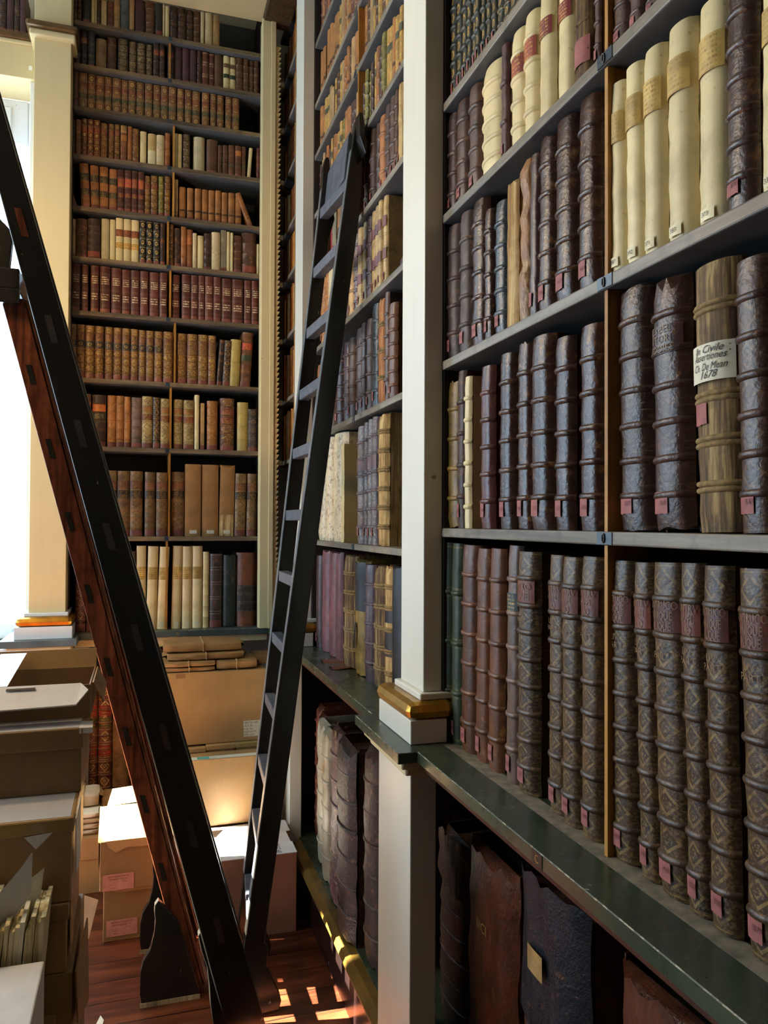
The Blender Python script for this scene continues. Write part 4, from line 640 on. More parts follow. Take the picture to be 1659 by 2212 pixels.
# right wall, near the camera
S('KG', 'slim black green gilt book', leather('262a1e', 'rosette', 6, GOLD, .7), 5, labels=(), pink=True)
S('NBs', 'small dark brown ribbed book', leather('4a3226', 'lines', 5, '7a5a3c', .4, .4), 4)
S('NBd', 'dull dark brown ribbed book', leather('402a1e', 'none', 5, wear=.35, rough=.5), 4)
S('NBb', 'dark brown folio with thick bands', leather('3d2417', 'none', 5, wear=.3, rough=.24, coarse=.45), 5)
S('NBt', 'dark ribbed folio with frayed joints', leather('40261a', 'none', 5, wear=.4, rough=.24, coarse=.45), 5, frayed=True, torn=.006)
S('NBk', 'blue grey leather book with bands', leather('3a4246', 'none', 5, wear=.3, wearcol='7d7a70', rough=.24, coarse=.45), 5)
S('NDp', 'flat dark brown leather book', leather('3e2a26', 'none', 5, wear=.2, rough=.3), 0)
S('NBp', 'tall dark brown folio with pink label', leather('3a2720', 'none', 5, wear=.3, rough=.24, coarse=.45), 6)
S('NBx', 'wide dark folio with faint diamonds', leather('3c2619', 'diamond', 6, '6e5a42', .5, .3, coarse=.6), 6, torn=.005)
S('NBy', 'dark torn folio with lettered spine', leather('3f271b', 'diamond', 6, '5f4a38', .5, .3, coarse=.6), 6, labels=((.70, .81, leather('45261e', 'none', rough=.3)),), torn=.02, frayed=True, text=((.755, 'EYBEL\nSTORI\nSODIES', .014, DIMINK),))
S('NTd', 'dark brown folio with tooled diamonds', leather('452d20', 'diamondfill', 7, '7a5c3a', .6, .32, coarse=.5), 6)
S('RDp', 'glossy red brown folio', leather('4d261f', 'lines', 5, '6d4030', .5, .3), 5)
S('VB', 'fat cream vellum book with broad bands', vellum('vellum_near', 'd9c48f'), 5, pink=False)
S('VL', 'cream vellum book with red label', vellum('vellum_near', 'd9c48f'), 4, labels=((.62, .8, lt('94402f', 5)),), pink=False)
S('VP', 'tall vellum book with red label', vellum('vellum_near', 'd9c48f'), 0, labels=((.66, .8, lt('7d2c2c', 5)),), pink=False)
S('VN', 'smooth tall cream gold titled folio', vellum('vellum_near', 'd9c48f'), 0, .19, labels=((.68, .84, leather('c8a558', 'text', 7, '8d6a2c', .8, wear=0)),), pink=False, num=True)
S('VS', 'slim cream vellum folio', vellum('vellum_near', 'd9c48f'), 6, pink=False)
S('EXp', 'bare spined book with pink label', BARE_D, 3, pink='big')
S('PG', 'coverless bundle of warped pages', streaked('warped_pages', '6a4422', 'b08a52', 'd8c08c', 60, .8, (1, 1, .05), .8), 0, .08, pink=False, torn=.015)
S('CV', 'crumpled brown wrapper volume', leather('8a5e34', 'none', wear=.5, wearcol='d0b07a', coarse=1.0, stretch=(1, 1, .4)), 0, pink=False, torn=.012, wob=.004)
S('EY', 'torn book showing yellow boards', leather('8a6a2c', 'none', wear=.6, wearcol='2b1d12'), 4, pink=False, torn=.012)
S('EXh', 'bare spined folio with handwritten label', BARE, 5, pink='mid', cords=True, hand=True)
S('GN', 'dark green cloth folio', leather('2f3a1e', 'lines', 4, 'a08a3c', .3, .5, .05), 3, pink=True)
S('BT', 'slender tan brown folio with rounded bands', leather('5e3417', 'none', 6, wear=.35, wearcol='98642f', rough=.38), 6)
S('BM', 'mottled folio with dark green label', leather('6d5240', 'none', 6, wear=.6, wearcol='3a2a24', rough=.36), 6, labels=((.72, .80, lt('2b362e', 5)),))
NTm = leather('402b16', 'diamondfill', 9, '84693a', .85, .38, coarse=.45)
S('NT', 'thick tooled brown folio', NTm, 8, labels=((.79, .885, lm('652f1c')),), text=((.836, 'INTRO\nVQUE', .017, DIMINK), (.73, 'LIV.\nPART.', .013, DIMINK)))
S('NTl', 'brown tooled folio with faint red label', NTm, 8, labels=((.79, .885, lm('652f1c')),), text=((.836, 'ANTRV\nHVPL\nLIQ', .015, DIMINK), (.73, 'LIV.\nPART.', .013, DIMINK)))
S('NTa', 'broad tooled folio with lettered red panel', NTm, 8, labels=((.79, .885, lm('652f1c')),), text=((.838, 'ANTRUCO\nVNIQUE\nPLIQUE', .0150, DIMINK), (.73, 'LIV.\nPART.', .013, DIMINK)))
# behind the right ladder
S('PU', 'faded purple cloth folio with frayed edges', leather('673d40', 'none', wear=.3, wearcol='8f6266', rough=.4), 0, .1, pink=False, torn=.008, frayed=True)
S('EX', 'folio with bare tan spine and cords', BARE, 5, pink=False, cords=True, torn=.01)
S('EXk', 'bare spined folio with dark scraps', BARE_L, 5, pink=False, cords=True, labels=((.3, .5, lm('2b2422')), (.56, .66, lm('2b2422'))), torn=.01)
S('EXc', 'ragged folio with knotted cords', BARE_L, 6, pink=False, cords=True, torn=.012)
S('EXo', 'bare orange brown spined book', streaked('bare_orange', '5a3114', '9a5c28', 'bf8a4a', 90, .6, (1, 1, .05), .7), 3, pink=False, cords=True, torn=.01)
S('EXt', 'bare tan spined book by the pillar', BARE_L, 0, pink='small', torn=.004)
S('TK', 'torn yellow book with black strip', leather('a8893c', 'none', wear=.3, wearcol='5f4a20'), 0, pink=False, torn=.01, labels=((.56, .98, lm('25282a')),), strip=True)
S('PV', 'purple grey leather folio', leather('57444a', 'none', wear=.3, wearcol='8a7a7d', rough=.3), 5, pink=False)
S('KC', 'black folio with cream torn side', leather('1f1f1d', 'none', wear=.05), 0, .08, pink=False, torn=.012)
S('VM', 'tall blotched cream vellum folio', vellum('vellum_blotch', 'd5c39a', '7a3d33', .52), 0, .12, pink=False)
S('CB', 'flat cream slipcase', plain('cream_board', 'c9b57c', .6, 0, .08), 0, .02, pink=False)
S('GP', 'purple grey gilt folio with pink label', leather('5f5052', 'floral', 7, 'a8957a', .7, .35), 6, labels=((.60, .72, lm('6b4a45')),))
S('TU', 'tan and purple striped calf book', leather('a88a55', 'lines', 7, '3d2620', .8), 0, labels=((.66, .78, lm('6d3d3f')), (.30, .42, lm('6d3d3f'))))
S('GO', 'gilt golden calf book with dark labels', leather('a8803c', 'rosette', 6, 'd8b25c', .7), 0, labels=((.62, .74, lm('4b4a34')),))
ORD = 'first second third fourth fifth sixth seventh eighth ninth tenth eleventh twelfth thirteenth fourteenth fifteenth sixteenth seventeenth eighteenth nineteenth twentieth twenty-first twenty-second twenty-third twenty-fourth twenty-fifth twenty-sixth twenty-seventh twenty-eighth twenty-ninth thirtieth thirty-first thirty-second thirty-third thirty-fourth thirty-fifth thirty-sixth'.split()
RB = random.Random(11)
def binding(m, w, h, d, b, st, detail, R):
    """spine shell, two boards; one continuous binding"""
    n = 10 if detail >= 2 else 6; tb = .0032 if detail >= 2 else .002
    wob = st.get('wob', .0008 if detail >= 2 else 0); torn = st.get('torn', 0)
    nz = 14 if detail >= 2 else 1; bands = st['nb'] if detail < 2 else 0
    zs = [(h * k / nz, 0.0) for k in range(nz + 1)]
    if bands:
        zs = [(0.0, 0.0)]; bh = .0018 + .0028 * min(1, h / .3); bp = .0022
        for k in range(bands):
            zc = h * (k + 1) / (bands + 1); zs += [(zc - bh, 0), (zc - bh * .4, bp), (zc + bh * .4, bp), (zc + bh, 0)]
        zs.append((h, 0.0))
    rows = []; uvs = []
    for j, (z, o) in enumerate(zs):
        dx = R.uniform(-wob, wob); dy = R.uniform(-wob, wob); row = []; uv = []
        last = j == len(zs) - 1; f = 1.0
        if detail >= 2 and (j == 0 or last): f = .86
        for i in range(n + 1):
            x, y = arc_u(w, b, i / n); zz = z
            if last and torn: zz -= R.uniform(0, torn) * (1 if 0 < i < n else .3)
            if j == 0 and torn: zz += R.uniform(0, torn * .4)
            row.append((x * (1 + o * 4 * 0) + dx, (y - o) * f + dy, zz)); uv.append((i / n, z / h))
        rows.append(row); uvs.append(uv)
    m.grid(rows, 0, uvs)
    # headcap and tail closing the spine
    for row, flip in ((rows[-1], 0), (rows[0], 1)):
        k = len(row); m.add(row + [(row[-1][0], .006, row[-1][2] - .001), (row[0][0], .006, row[0][2] - .001)], [list(range(k + 2))[::-1 if flip else 1]])
    a = w / 2; fr = st.get('frayed')
    for s in (-1, 1):
        x0, x1 = sorted((s * a, s * (a - tb))); y0 = .0015 if not fr else .006
        m.box(x0, x1, y0, d, .0, h)
def book(name, w, h, d, key, parent_loc, rotz, lean, label, group, detail, seed, pitch=0.0):
    st = ST[key]; R = random.Random(seed); b = min(w * st['bulge'] * (2.0 if detail >= 2 else 1.3), .028)
    root = thing(name, label, 'book', parent_loc, (pitch, math.radians(lean), rotz), group)
    m = MB(); binding(m, w, h, d, b, st, detail, R); m.build('binding', st['mat'], root, autos=50 if detail >= 2 else 40)
    tb = .0032 if detail >= 2 else .002
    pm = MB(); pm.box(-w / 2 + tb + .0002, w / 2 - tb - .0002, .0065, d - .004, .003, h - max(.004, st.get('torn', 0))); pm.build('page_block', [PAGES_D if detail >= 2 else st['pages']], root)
    if detail >= 2 and st['nb']:
        bh, bp = (.0052, .0042) if h > .2 else (.003, .0025)
        for k in range(st['nb']):
            zc = h * (k + 1) / (st['nb'] + 1)
            bm_ = MB()
            if st.get('cords'):
                band_mesh(bm_, w * 1.02, b, zc + .0045, .0036, .0036, 10, tilt=R.uniform(-.04, .04)); band_mesh(bm_, w * 1.02, b, zc - .003, .0036, .0036, 10)
                bm_.build('cord', CORD, root, smooth=True)
            else:
                band_mesh(bm_, w, b, zc, bh, bp, 10, tilt=R.uniform(-.02, .02)); bm_.build('raised_band', st['mat'], root, smooth=True)
    for (v0, v1, mat) in st['labels']:
        lmx = MB(); patch_mesh(lmx, w, b, v0 * h, v1 * h, .03 if detail < 2 else .06, .97 if detail < 2 else .94, .0022 if detail >= 2 else (.0009 if not st['nb'] else .0026))
        tlo = lmx.build('title_label', mat, root, smooth=True)
    pk = st['pink']
    if pk:
        u0, u1, v0, v1 = {True: (.1, .62, .07, .155) if detail >= 2 else (.03, .97, .01, .1), 'big': (.05, .95, .15, .36), 'mid': (.12, .5, .40, .48), 'small': (.1, .5, .08, .16)}[pk]
        if detail >= 2 and h > .38: v0, v1 = .045, .115
        lmx = MB(); patch_mesh(lmx, w, b, v0 * h, v1 * h, u0, u1, .0024 if detail >= 2 else .0011, rag=.0006 if detail >= 2 else 0, R=R); pko = lmx.build('shelf_label', PINK if detail >= 2 else lm('84493b'), root, smooth=True)
        if detail >= 2 and w > .03 and pk is True:
            spine_text('shelf_number', str(R.randint(301, 989)), .009, plain('faded_red_ink', '6b3030', .7, 0, .1, 60, 0), pko, w * 1.0, b, (v0 + v1) / 2 * h, .3)
    if st.get('num'):
        lmx = MB(); patch_mesh(lmx, w, b, .035 * h, .085 * h, .3, .75, .0024 if detail >= 2 else .001); nlo = lmx.build('number_label', LABELW if key != 'VN' else vellum('vellum_pale', 'd9cba6'), root, smooth=True)
        if detail >= 2: spine_text('shelf_number', str(R.randint(311, 399)), .008, INK, nlo, w, b, .06 * h, .35)
    for (v, body, size, mat) in st.get('text', ()): spine_text('lettering', body, size, mat, tlo if st['labels'] and st['labels'][0][0] < v < st['labels'][0][1] else root, w, b, v * h, .84)
    if st.get('hand'):
        lmx = MB(); patch_mesh(lmx, w, b, .555 * h, .695 * h, .14, .98, .0052); plo = lmx.build('paper_label', LABELW, root, smooth=True)
        for v, bd in ((.672, 'In Civile'), (.645, 'Assertiones'), (.608, 'Ch. De Mean'), (.578, '1678')): spine_text('handwriting', bd, .0125, INK, plo, w, b, v * h, .68, .0058, .07)
    if st.get('strip'):
        q = MB(); q.add([(-.012, -b - .004, .16), (.006, -b - .005, .165), (.002, -b - .012, .09), (-.018, -b - .010, .07)], [(0, 1, 2, 3)]); q.add([(-.012, -b - .003, .16), (.006, -b - .004, .165), (.002, -b - .011, .09), (-.018, -b - .009, .07)], [(3, 2, 1, 0)])
        q.build('hanging_strip', lm('25282a'), root)
    return root
def px_area(loc, rotz, w, h):
    # size of the spine as the picture shows it
    d = (w, 0, 0) if rotz == 0 else (0, w, 0); P = []
    for a in (-.5, .5):
        for z in (0, h):
            q = M.inverted() @ Vector((loc[0] + d[0] * a, loc[1] + d[1] * a, loc[2] + z)); P.append((829.5 + F_PX * q.x / -q.z, 1106 - F_PX * q.y / -q.z))
    cx = lambda v: max(0, min(1659, v)); cy = lambda v: max(0, min(2212, v))
    xs = [cx(p[0]) for p in P]; ys = [cy(p[1]) for p in P]; return (max(xs) - min(xs)) * max(0, cy((P[0][1] + P[2][1]) / 2) - cy((P[1][1] + P[3][1]) / 2))
PLAN = []
STUFF = MB(); STUFF_M = []
def stuff_book(w, h, d, key, loc, rotz, lean, seed):
    st = ST[key]; b = min(w * st['bulge'] * 1.3, .028); T = Matrix.Translation(loc) @ Matrix.Rotation(rotz, 4, 'Z') @ Matrix.Rotation(math.radians(lean), 4, 'Y')
    def put(m, mat):
        if mat not in STUFF_M: STUFF_M.append(mat)
        k = STUFF_M.index(mat); n = len(STUFF.v); STUFF.v += [tuple(T @ Vector(v)) for v in m.v]
        STUFF.f += [[n + i for i in f] for f in m.f]; STUFF.mi += [k] * len(m.f); STUFF.uv += m.uv
    m = MB(); binding(m, w, h, d, b, st, 1, random.Random(seed)); put(m, st['mat'])
    m = MB(); m.box(-w / 2 + .0022, w / 2 - .0022, .0065, d - .004, .003, h - .004); put(m, st['pages'])
    for (v0, v1, mat) in st['labels']:
        m = MB(); patch_mesh(m, w, b, v0 * h, v1 * h, .03, .97, .0009 if not st['nb'] else .0026); put(m, mat)
    if st['pink']: m = MB(); patch_mesh(m, w, b, .01 * h, .1 * h, .03, .97, .0011); put(m, lm('84493b'))
def row_books(table, names, zlims, front, rotz, depth, detail, grp, lab, dedupe):
    for (z, L), nm, zl in zip(table, names, zlims):
        for i, (a0, a1, h, key, lean) in enumerate(L):
            c, w = (a0 + a1) / 2, abs(a1 - a0) - .0006
            hh = min(h, zl - z - .026); st = ST[key]; b = min(w * st['bulge'] * (2.0 if detail >= 2 else 1.3), .028)
            f = front + b + RB.uniform(0, .006)
            loc = (c, f, z + .0004) if rotz == 0 else (f, c, z + .0004)
            if lean: loc = (loc[0], loc[1], z + .0004 + abs(math.sin(math.radians(lean))) * w / 2)
            PLAN.append((px_area(loc, rotz, w, hh), ('book', w, hh, depth + RB.uniform(-.02, .01), key, loc, rotz, lean, lab(st['look'], i, len(L), nm), grp + ' ' + nm, detail, int(abs(c) * 1e4) * 7 + len(key) + i)))
bn = ['top shelf', 'second shelf', 'third shelf', 'fourth shelf', 'fifth shelf', 'sixth shelf', 'seventh shelf', 'eighth shelf', 'ninth shelf', 'tenth shelf', 'lowest shelf']
lims = [3.76] + [t[0] for t in BACK[:-1]]
row_books(BACK, bn, lims, 3.602, 0, .15, 1, 'books in the back bookcase on the', lambda look, i, n, nm: f'{look}, {ORD[i]} from left on {nm} of back bookcase', {})
nn = ['fourth shelf', 'third shelf', 'second shelf', 'first shelf', 'counter']
row_books([(z, [t for t in L if t[1] > .30]) for z, L in NEAR], nn, [2.62, 2.35, 2.1015, 1.777, 1.409], .645, -PI / 2, .23, 2, 'books right of the near pilaster on the',
          lambda look, i, n, nm: f'{look}, {ORD[i]} right of near pilaster, ' + ('on counter' if nm == 'counter' else f'{nm} above counter'), {})
mn = ['counter', 'first shelf', 'second shelf', 'third shelf', 'fourth shelf', 'fifth shelf', 'sixth shelf', 'seventh shelf', 'eighth shelf']
MIDc = []
for z, L in MID:
    q = [t for t in L if (t[0] + t[1]) / 2 < 2.945]; q = [(min(t[0], 2.968), max(t[1], 1.785), t[2], t[3], t[4]) for t in q]
    MIDc.append((z, sorted(q, key=lambda t: t[0])))
row_books(MIDc, mn, [1.354, 1.757, 2.09, 2.37, 2.62, 2.85, 3.05, 3.29, 3.52], .648, -PI / 2, .22, 2, 'books between the two right pilasters on the',
          lambda look, i, n, nm: f'{look}, {ORD[i]} left of near pilaster, ' + ('on counter' if nm == 'counter' else f'{nm} above counter'), {})
cut = sorted((p[0] for p in PLAN), reverse=True)[292]
for ar, a in PLAN:
    if ar > cut: book(*a)
    elif ar > 0: stuff_book(a[1], a[2], a[3], a[4], a[5], a[6], a[7], a[11])
# books of the corner sliver: dozens of thin spines seen almost edge on
m = STUFF; rr = random.Random(5); kb = len(STUFF_M); STUFF_M += [leather('b97f42', 'lines', 5), leather('8a5430', 'lines', 5), leather('a0622f', 'lines', 5), leather('5a3624', 'lines', 5), leather('a3804c', 'lines', 5)]
for z, zt in zip(CORNER, [4.0] + CORNER[:-1]):
    y = 3.78
    while y > 3.30:
        wdt = rr.uniform(.018, .034); hh = min(zt - z - .03, rr.uniform(.17, .21) if z > .95 else .3); k = kb + rr.randrange(5)
        if z < 2.6 and z > 1.6: hh = min(zt - z - .03, rr.uniform(.2, .24))
        rows = []; uv = []
        for j in range(2):
            rows.append([(.665 + arc_u(wdt, .005, q / 4)[1], y - wdt / 2 + (q / 4 - .5) * wdt * -.97, z + .0005 + hh * j) for q in range(5)]); uv.append([(q / 4, j) for q in range(5)])
        m.grid(rows, k, uv); m.box(.6655, .84, y - wdt * .985, y - wdt * .015, z + .0005, z + hh, k); y -= wdt
o = m.build('book', STUFF_M, autos=40); tag(o, 'smallest old books packed in the corner, top and far rows of the bookcases', 'book', None, 'stuff')
# books over the window
for i, (x0, x1, c) in enumerate(((-.585, -.556, 'DK'), (-.555, -.527, 'MR'), (-.526, -.505, 'DK'), (-.504, -.48, 'MR'))):
    book('book', x1 - x0 - .001, .2, .14, c, ((x0 + x1) / 2, 3.615, 3.4855), 0, 0, f'dark book, {ORD[i]} from left on the gilt cornice over the window', 'books over the window', 1, i)
# flat books
def flat_book(name, label, loc, w, h, d, key, rot):
    st = ST[key]; root = thing(name, label, 'book', loc, rot); m = MB(); binding(m, w, h, d, w * .2, st, 2, random.Random(3)); m.build('binding', st['mat'], root, autos=50)
    p = MB(); p.box(-w / 2 + .0034, w / 2 - .0034, .006, d - .004, .004, h - .004); p.build('page_block', PAGES, root); return root
flat_book('book', 'purple grey book lying flat on the third shelf beside the near pilaster', (.662, 1.965, 2.0905 + .018), .036, .17, .2, 'PV', (0, PI / 2, -PI / 2))
m = MB(); rows = [[(.60 + .16 * i / 8 , 2.46 + .22 * j / 8, .9462 + .004 * math.sin(j * 1.3 + i * .3) + .012 * (i / 8) ** 2) for i in range(9)] for j in range(9)]
m.grid(rows); m.grid([[(x, y, z - .002) for x, y, z in r] for r in rows])
o = m.build('loose_cover', leather('6a3d24', 'none', wear=.3), smooth=True); tag(o, 'loose curled brown leather cover lying on the counter behind the ladder', 'book cover')
# tall folios in the low cabinets
folio_m = dict(red=leather('5d2c1d', 'none', wear=.35, wearcol='9a6038', rough=.35, coarse=.8), grey=vellum('vellum_dark', '9a9078', '4a4436'), dark=leather('2e1d15', 'none', wear=.5, wearcol='7d4a28', rough=.45, coarse=1.0),
               mixed=leather('53363a', 'none', wear=.5, wearcol='c2aa72', rough=.4, coarse=.8), near=leather('34200f', 'none', wear=.3, wearcol='5c3a1e', rough=.4, coarse=.9), nred=leather('5a2c18', 'none', wear=.3, wearcol='8a5a34', rough=.36, coarse=1.0, stretch=(1, 1, .6)), nblue=leather('4a2c1b', 'none', wear=.35, wearcol='6f4526', rough=.3, coarse=.9))
for k, mt in folio_m.items(): ST['F' + k] = dict(look='', mat=mt, nb={'red': 8, 'grey': 5, 'dark': 6, 'mixed': 6, 'near': 7, 'nred': 0, 'nblue': 3}[k], bulge=.17, labels=(), pink=False, pages=PAGES_D, torn=.03, wob=.003, frayed=k in ('mixed', 'dark'))
FOL = [('red', .655, 3.0, 2.93, .50, 'red brown folio with many bands, farthest in the low cabinet behind ladder'), ('red', .64, 2.915, 2.80, .49, 'tall red brown ribbed folio beside the grey folio behind the ladder'),
       ('grey', .612, 2.78, 2.66, .50, 'grey vellum folio with swollen bands, first of the pair in low cabinet'), ('grey', .60, 2.655, 2.54, .50, 'grey vellum folio nearer the camera with tan label patches in low cabinet'),
       ('mixed', .592, 2.50, 2.36, .55, 'tattered folio with purple leather peeling off its cream spine, low cabinet'), ('dark', .568, 2.32, 2.15, .56, 'huge scuffed black brown folio jutting over the low gilt moulding'),
       ('dark', .60, 2.13, 2.00, .58, 'dark folio with torn top, tucked beside the near cream pedestal'),
       ('near', .715, 1.85, 1.675, .45, 'dark ribbed folio with scrap of leather on top, low cabinet by pedestal'), ('nred', .70, 1.645, 1.415, .50, 'big red brown folio with ragged top below front counter'),
       ('nblue', .69, 1.355, 1.125, .555, 'big dark folio with torn blue black leather and tan sticker, below counter'), ('nred', .69, 1.045, .81, .545, 'red brown folio at the lower right corner below the front counter')]
for i, (k, x, ya, yb, h, lab_) in enumerate(FOL):
    w_ = ya - yb; bdep = min(w_ * .17 * 2.0, .028)
    rt = book('folio', w_, h, .30, 'F' + k, (x + bdep, (ya + yb) / 2, .2155), -PI / 2, RB.uniform(-1, 1), lab_, 'huge folios in the low cabinets', 2, 70 + i)
    if i in (3, 9):
        q = MB(); patch_mesh(q, w_, bdep, h * .72, h * .8, .3, .55, .0012 if i == 3 else .0125); q.build('paper_sticker', leather('a8834c', 'none', wear=.2), rt, smooth=True)
    if i == 8:
        spine_text('lettering', 'IIICI', .03, GOLDINK, rt, w_, bdep, h * .7, .45)
    if i in (7, 9):
        q = MB(); rows = []
        for kk in range(6):
            zz = h * ((.78 if i == 7 else .56) + (.24 if i == 7 else .46) * kk / 5); rows.append([(arc_u(w_, bdep, u / 10)[0] * 1.03, arc_u(w_, bdep, u / 10)[1] - .006 - .004 * math.sin(u * 1.7 + kk), zz + .006 * math.sin(u * 2.3) - ((.03 if i == 7 else .09) * (u / 10) if kk == 0 else 0)) for u in range(11)])
        q.grid(rows); q.build('torn_leather_cap', leather('3a2c22' if i == 7 else '1c1f26', 'none', wear=.2, rough=.3, coarse=.9), rt, smooth=True)
# gilt folios in the cabinet under the back ledge
S('BF', '', leather('80503a', 'diamond', 7, 'dcb878', 1.0, .35), 7, .16, labels=((.69, .79, lt('a8302c', 4)), (.58, .67, lt('55552e', 4)), (.31, .41, lt('a8302c', 4))), pink=False)
S('BT2', '', leather('a3774a', 'none', wear=.4, wearcol='6a4526', coarse=.9), 0, .14, pink=False, torn=.006)
for i, (x0, x1, k, l) in enumerate(((-.219, -.166, 'BF', 'gilt folio with red and green labels beside the cardboard box stack, under back ledge'), (-.163, -.107, 'BF', 'gilt folio with red and green labels beside the rough tan folio'),
                                    (-.104, -.030, 'BT2', 'rough tan leather folio next to the red labelled gilt folios'), (-.027, .03, 'BT2', 'tan folio standing behind the two left ladder stiles'), (.033, .09, 'BT2', 'tan folio under the back ledge behind the black stile'))):
    book('folio', x1 - x0, .455, .2, k, ((x0 + x1) / 2, 3.632, .2625), 0, 0, l, 'folios under the back ledge', 2, 40 + i)
# ------------------------------------------------------------ ladders
def xline(L, z):
    for (x0, z0), (x1, z1) in zip(L, L[1:]):
        if z0 >= z >= z1: return x0 + (x1 - x0) * (z - z0) / (z1 - z0)
    (x0, z0), (x1, z1) = (L[0], L[1]) if z > L[0][1] else (L[-2], L[-1])
    return x0 + (x1 - x0) * (z - z0) / (z1 - z0)
def fit(L):
    n = len(L); mz = sum(z for _, z in L) / n; mx = sum(x for x, _ in L) / n
    k = sum((z - mz) * (x - mx) for x, z in L) / sum((z - mz) ** 2 for _, z in L); return lambda z: mx + k * (z - mz)
def tenon(parent, o, xc, z, y, k, mat, hh=.034, ww=.0075, name='tenon'):
    m = MB(); dx = k
    pts = [(xc - ww + dx * -hh, z - hh), (xc + ww + dx * -hh, z - hh), (xc + ww + dx * hh, z + hh), (xc - ww + dx * hh, z + hh)]
    m.prism([(a - o[0], b - o[2]) for a, b in pts], y - .0012 - o[1], y + .004 - o[1]); return m.build(name, mat, parent)
# black ladder leaning to the left
fl, fr_ = fit(BL_L), fit(BL_R)
o = (fl(0) + .05, 2.35, 0)
r = thing('library_ladder', 'black library ladder leaning left across the picture, nearest the camera', 'ladder', o)
ZT = 3.05
foot = [(0, .30), (-.008, .29), (-.010, .25), (-.007, .20), (-.014, .15), (-.024, .10), (-.030, .05), (-.028, .0)]
for y in (2.2, 2.5):
    m = MB(); m.prism([(fl(0) - o[0], 0), (fr_(0) - o[0], 0), (fr_(ZT) - o[0], ZT), (fl(ZT) - o[0], ZT)], y - o[1], y + .034 - o[1]); m.build('stile', BLACK, r, bevel=.003)
    m = MB(); m.prism([(fl(z) + dx - o[0], z) for dx, z in foot] + [(fl(0) + .02 - o[0], 0), (fl(.3) + .02 - o[0], .3)], y + .004 - o[1], y + .03 - o[1]); m.build('foot', BLACK, r, bevel=.002)
zz = [2.1921 - .2705 * i for i in range(8)] + [2.46, 2.73]
kk = (fl(1) - fl(0))
for z in zz:
    xc = (fl(z) + fr_(z)) / 2
    if z > .1:
        b = bx('rung', BLACK, xc - .022 - o[0], xc + .022 - o[0], 2.234 - o[1], 2.4995 - o[1], z - .013, z + .013, r, .002)
        tenon(r, o, xc, z, 2.2, kk, DARKW if z < 2 else MAHOG, .036, .0085)
# brown ladder behind it, with the platform it carries
gl_, gr_ = fit(BR_L), fit(BR_R)
o = (gl_(0) + .03, 2.58, 0); ZT = 2.055
r = thing('library_ladder', 'brown mahogany ladder with black feet just behind the black leaning ladder', 'ladder', o)
for y in (2.43, 2.73):
    m = MB(); m.prism([(gl_(0) - o[0], 0), (gr_(0) - .0112 - o[0], 0), (gr_(ZT) - .0112 - o[0], ZT), (gl_(ZT) - o[0], ZT)], y - o[1], y + .03 - o[1]); m.build('stile', MAHOG, r, bevel=.002)
    m = MB(); m.prism([(gr_(.02) - .0110 - o[0], .02), (gr_(.02) - o[0], .02), (gr_(ZT) - o[0], ZT), (gr_(ZT) - .0110 - o[0], ZT)], y + .003 - o[1], y + .03 - o[1]); m.build('moulded_edge', MAHOGL, r, bevel=.004)
    m = MB(); m.prism([(x - o[0], max(0, z)) for x, z in BR_F], y - .022 - o[1], y - .0008 - o[1]); m.build('foot', BLACK, r, bevel=.002)
    m = MB(); m.prism([(BR_F[8][0] - .001 - o[0], .0003), (BR_F[11][0] - o[0], .0003), (BR_F[11][0] - o[0], .014), (BR_F[8][0] - .001 - o[0], .014)], y - .0235 - o[1], y - .0222 - o[1]); m.build('foot_edge', streaked('bare_wood', '6a5a40', '94825e', 'b5a47c', 60), r)
k2 = gl_(1) - gl_(0)
for x, z in BR_M + [(-.14, 1.21), (-.192, 1.42), (-.245, 1.63), (-.30, 1.84)]:
    xc = (gl_(z) + gr_(z)) / 2 - .010
    tenon(r, o, xc, z, 2.43, k2, BLACK, .027, .0072)
    bx('rung', MAHOG, xc - .02 - o[0], xc + .02 - o[0], 2.46 - o[1], 2.7295 - o[1], z - .012, z + .012, r, .002)
bx('top_platform', BLACK, -.62 - o[0], -.33 - o[0], 2.41 - o[1], 2.78 - o[1], 2.075, 2.135, r, .004)
bx('platform_rail', BLACK, -.62 - o[0], -.33 - o[0], 2.405 - o[1], 2.43 - o[1], 2.035, 2.075, r, .002)
m = MB(); m.prism([(-.46 - o[0], 2.136), (-.36 - o[0], 2.136), (-.35 - o[0], 2.24), (-.405 - o[0], 2.30), (-.46 - o[0], 2.30)], 2.43 - o[1], 2.46 - o[1]); m.build('platform_bracket', BLACK, r, bevel=.003)
# right ladder leaning on the bookcase
hl, hr = fit(RL_L[:5]), fit(RL_R)
hf = fit(RL_FAR); o = (.33, 2.42, 0)
r = thing('library_ladder', 'black ladder with grey rungs leaning on the right bookcase', 'ladder', o)
foot_r = [(max(x, hl(0) + .03), max(0, z)) for x, z in RL_F[:8]]
near_p = [(hl(z), z) for z in (0, .3, .67, 1.04, 1.38, 2.23, 2.56)] + [(x - .003, z) for x, z in RL_T[1:4]] + [(.638, 2.65), (.6385, 2.56), (min(.6385, hr(2.44)), 2.44)] + [(hr(z), z) for z in (2.2, 1.38, .93, .65)] + foot_r
fw_ = lambda z: .043 + .003 * (2.6 - z)
far_p = [(hf(z), z) for z in (0, .6, 1.4, 2.2, 2.55)] + [(.582, 2.625), (.590, 2.655), (.598, 2.660), (.604, 2.650), (hf(2.45) + fw_(2.45) + .012, 2.45), (hf(2.38) + fw_(2.38), 2.38)] + [(hf(z) + fw_(z), z) for z in (1.4, .65, .25)] + [(x - (hr(.2) - hf(.2) - fw_(.2)), z) for x, z in foot_r]
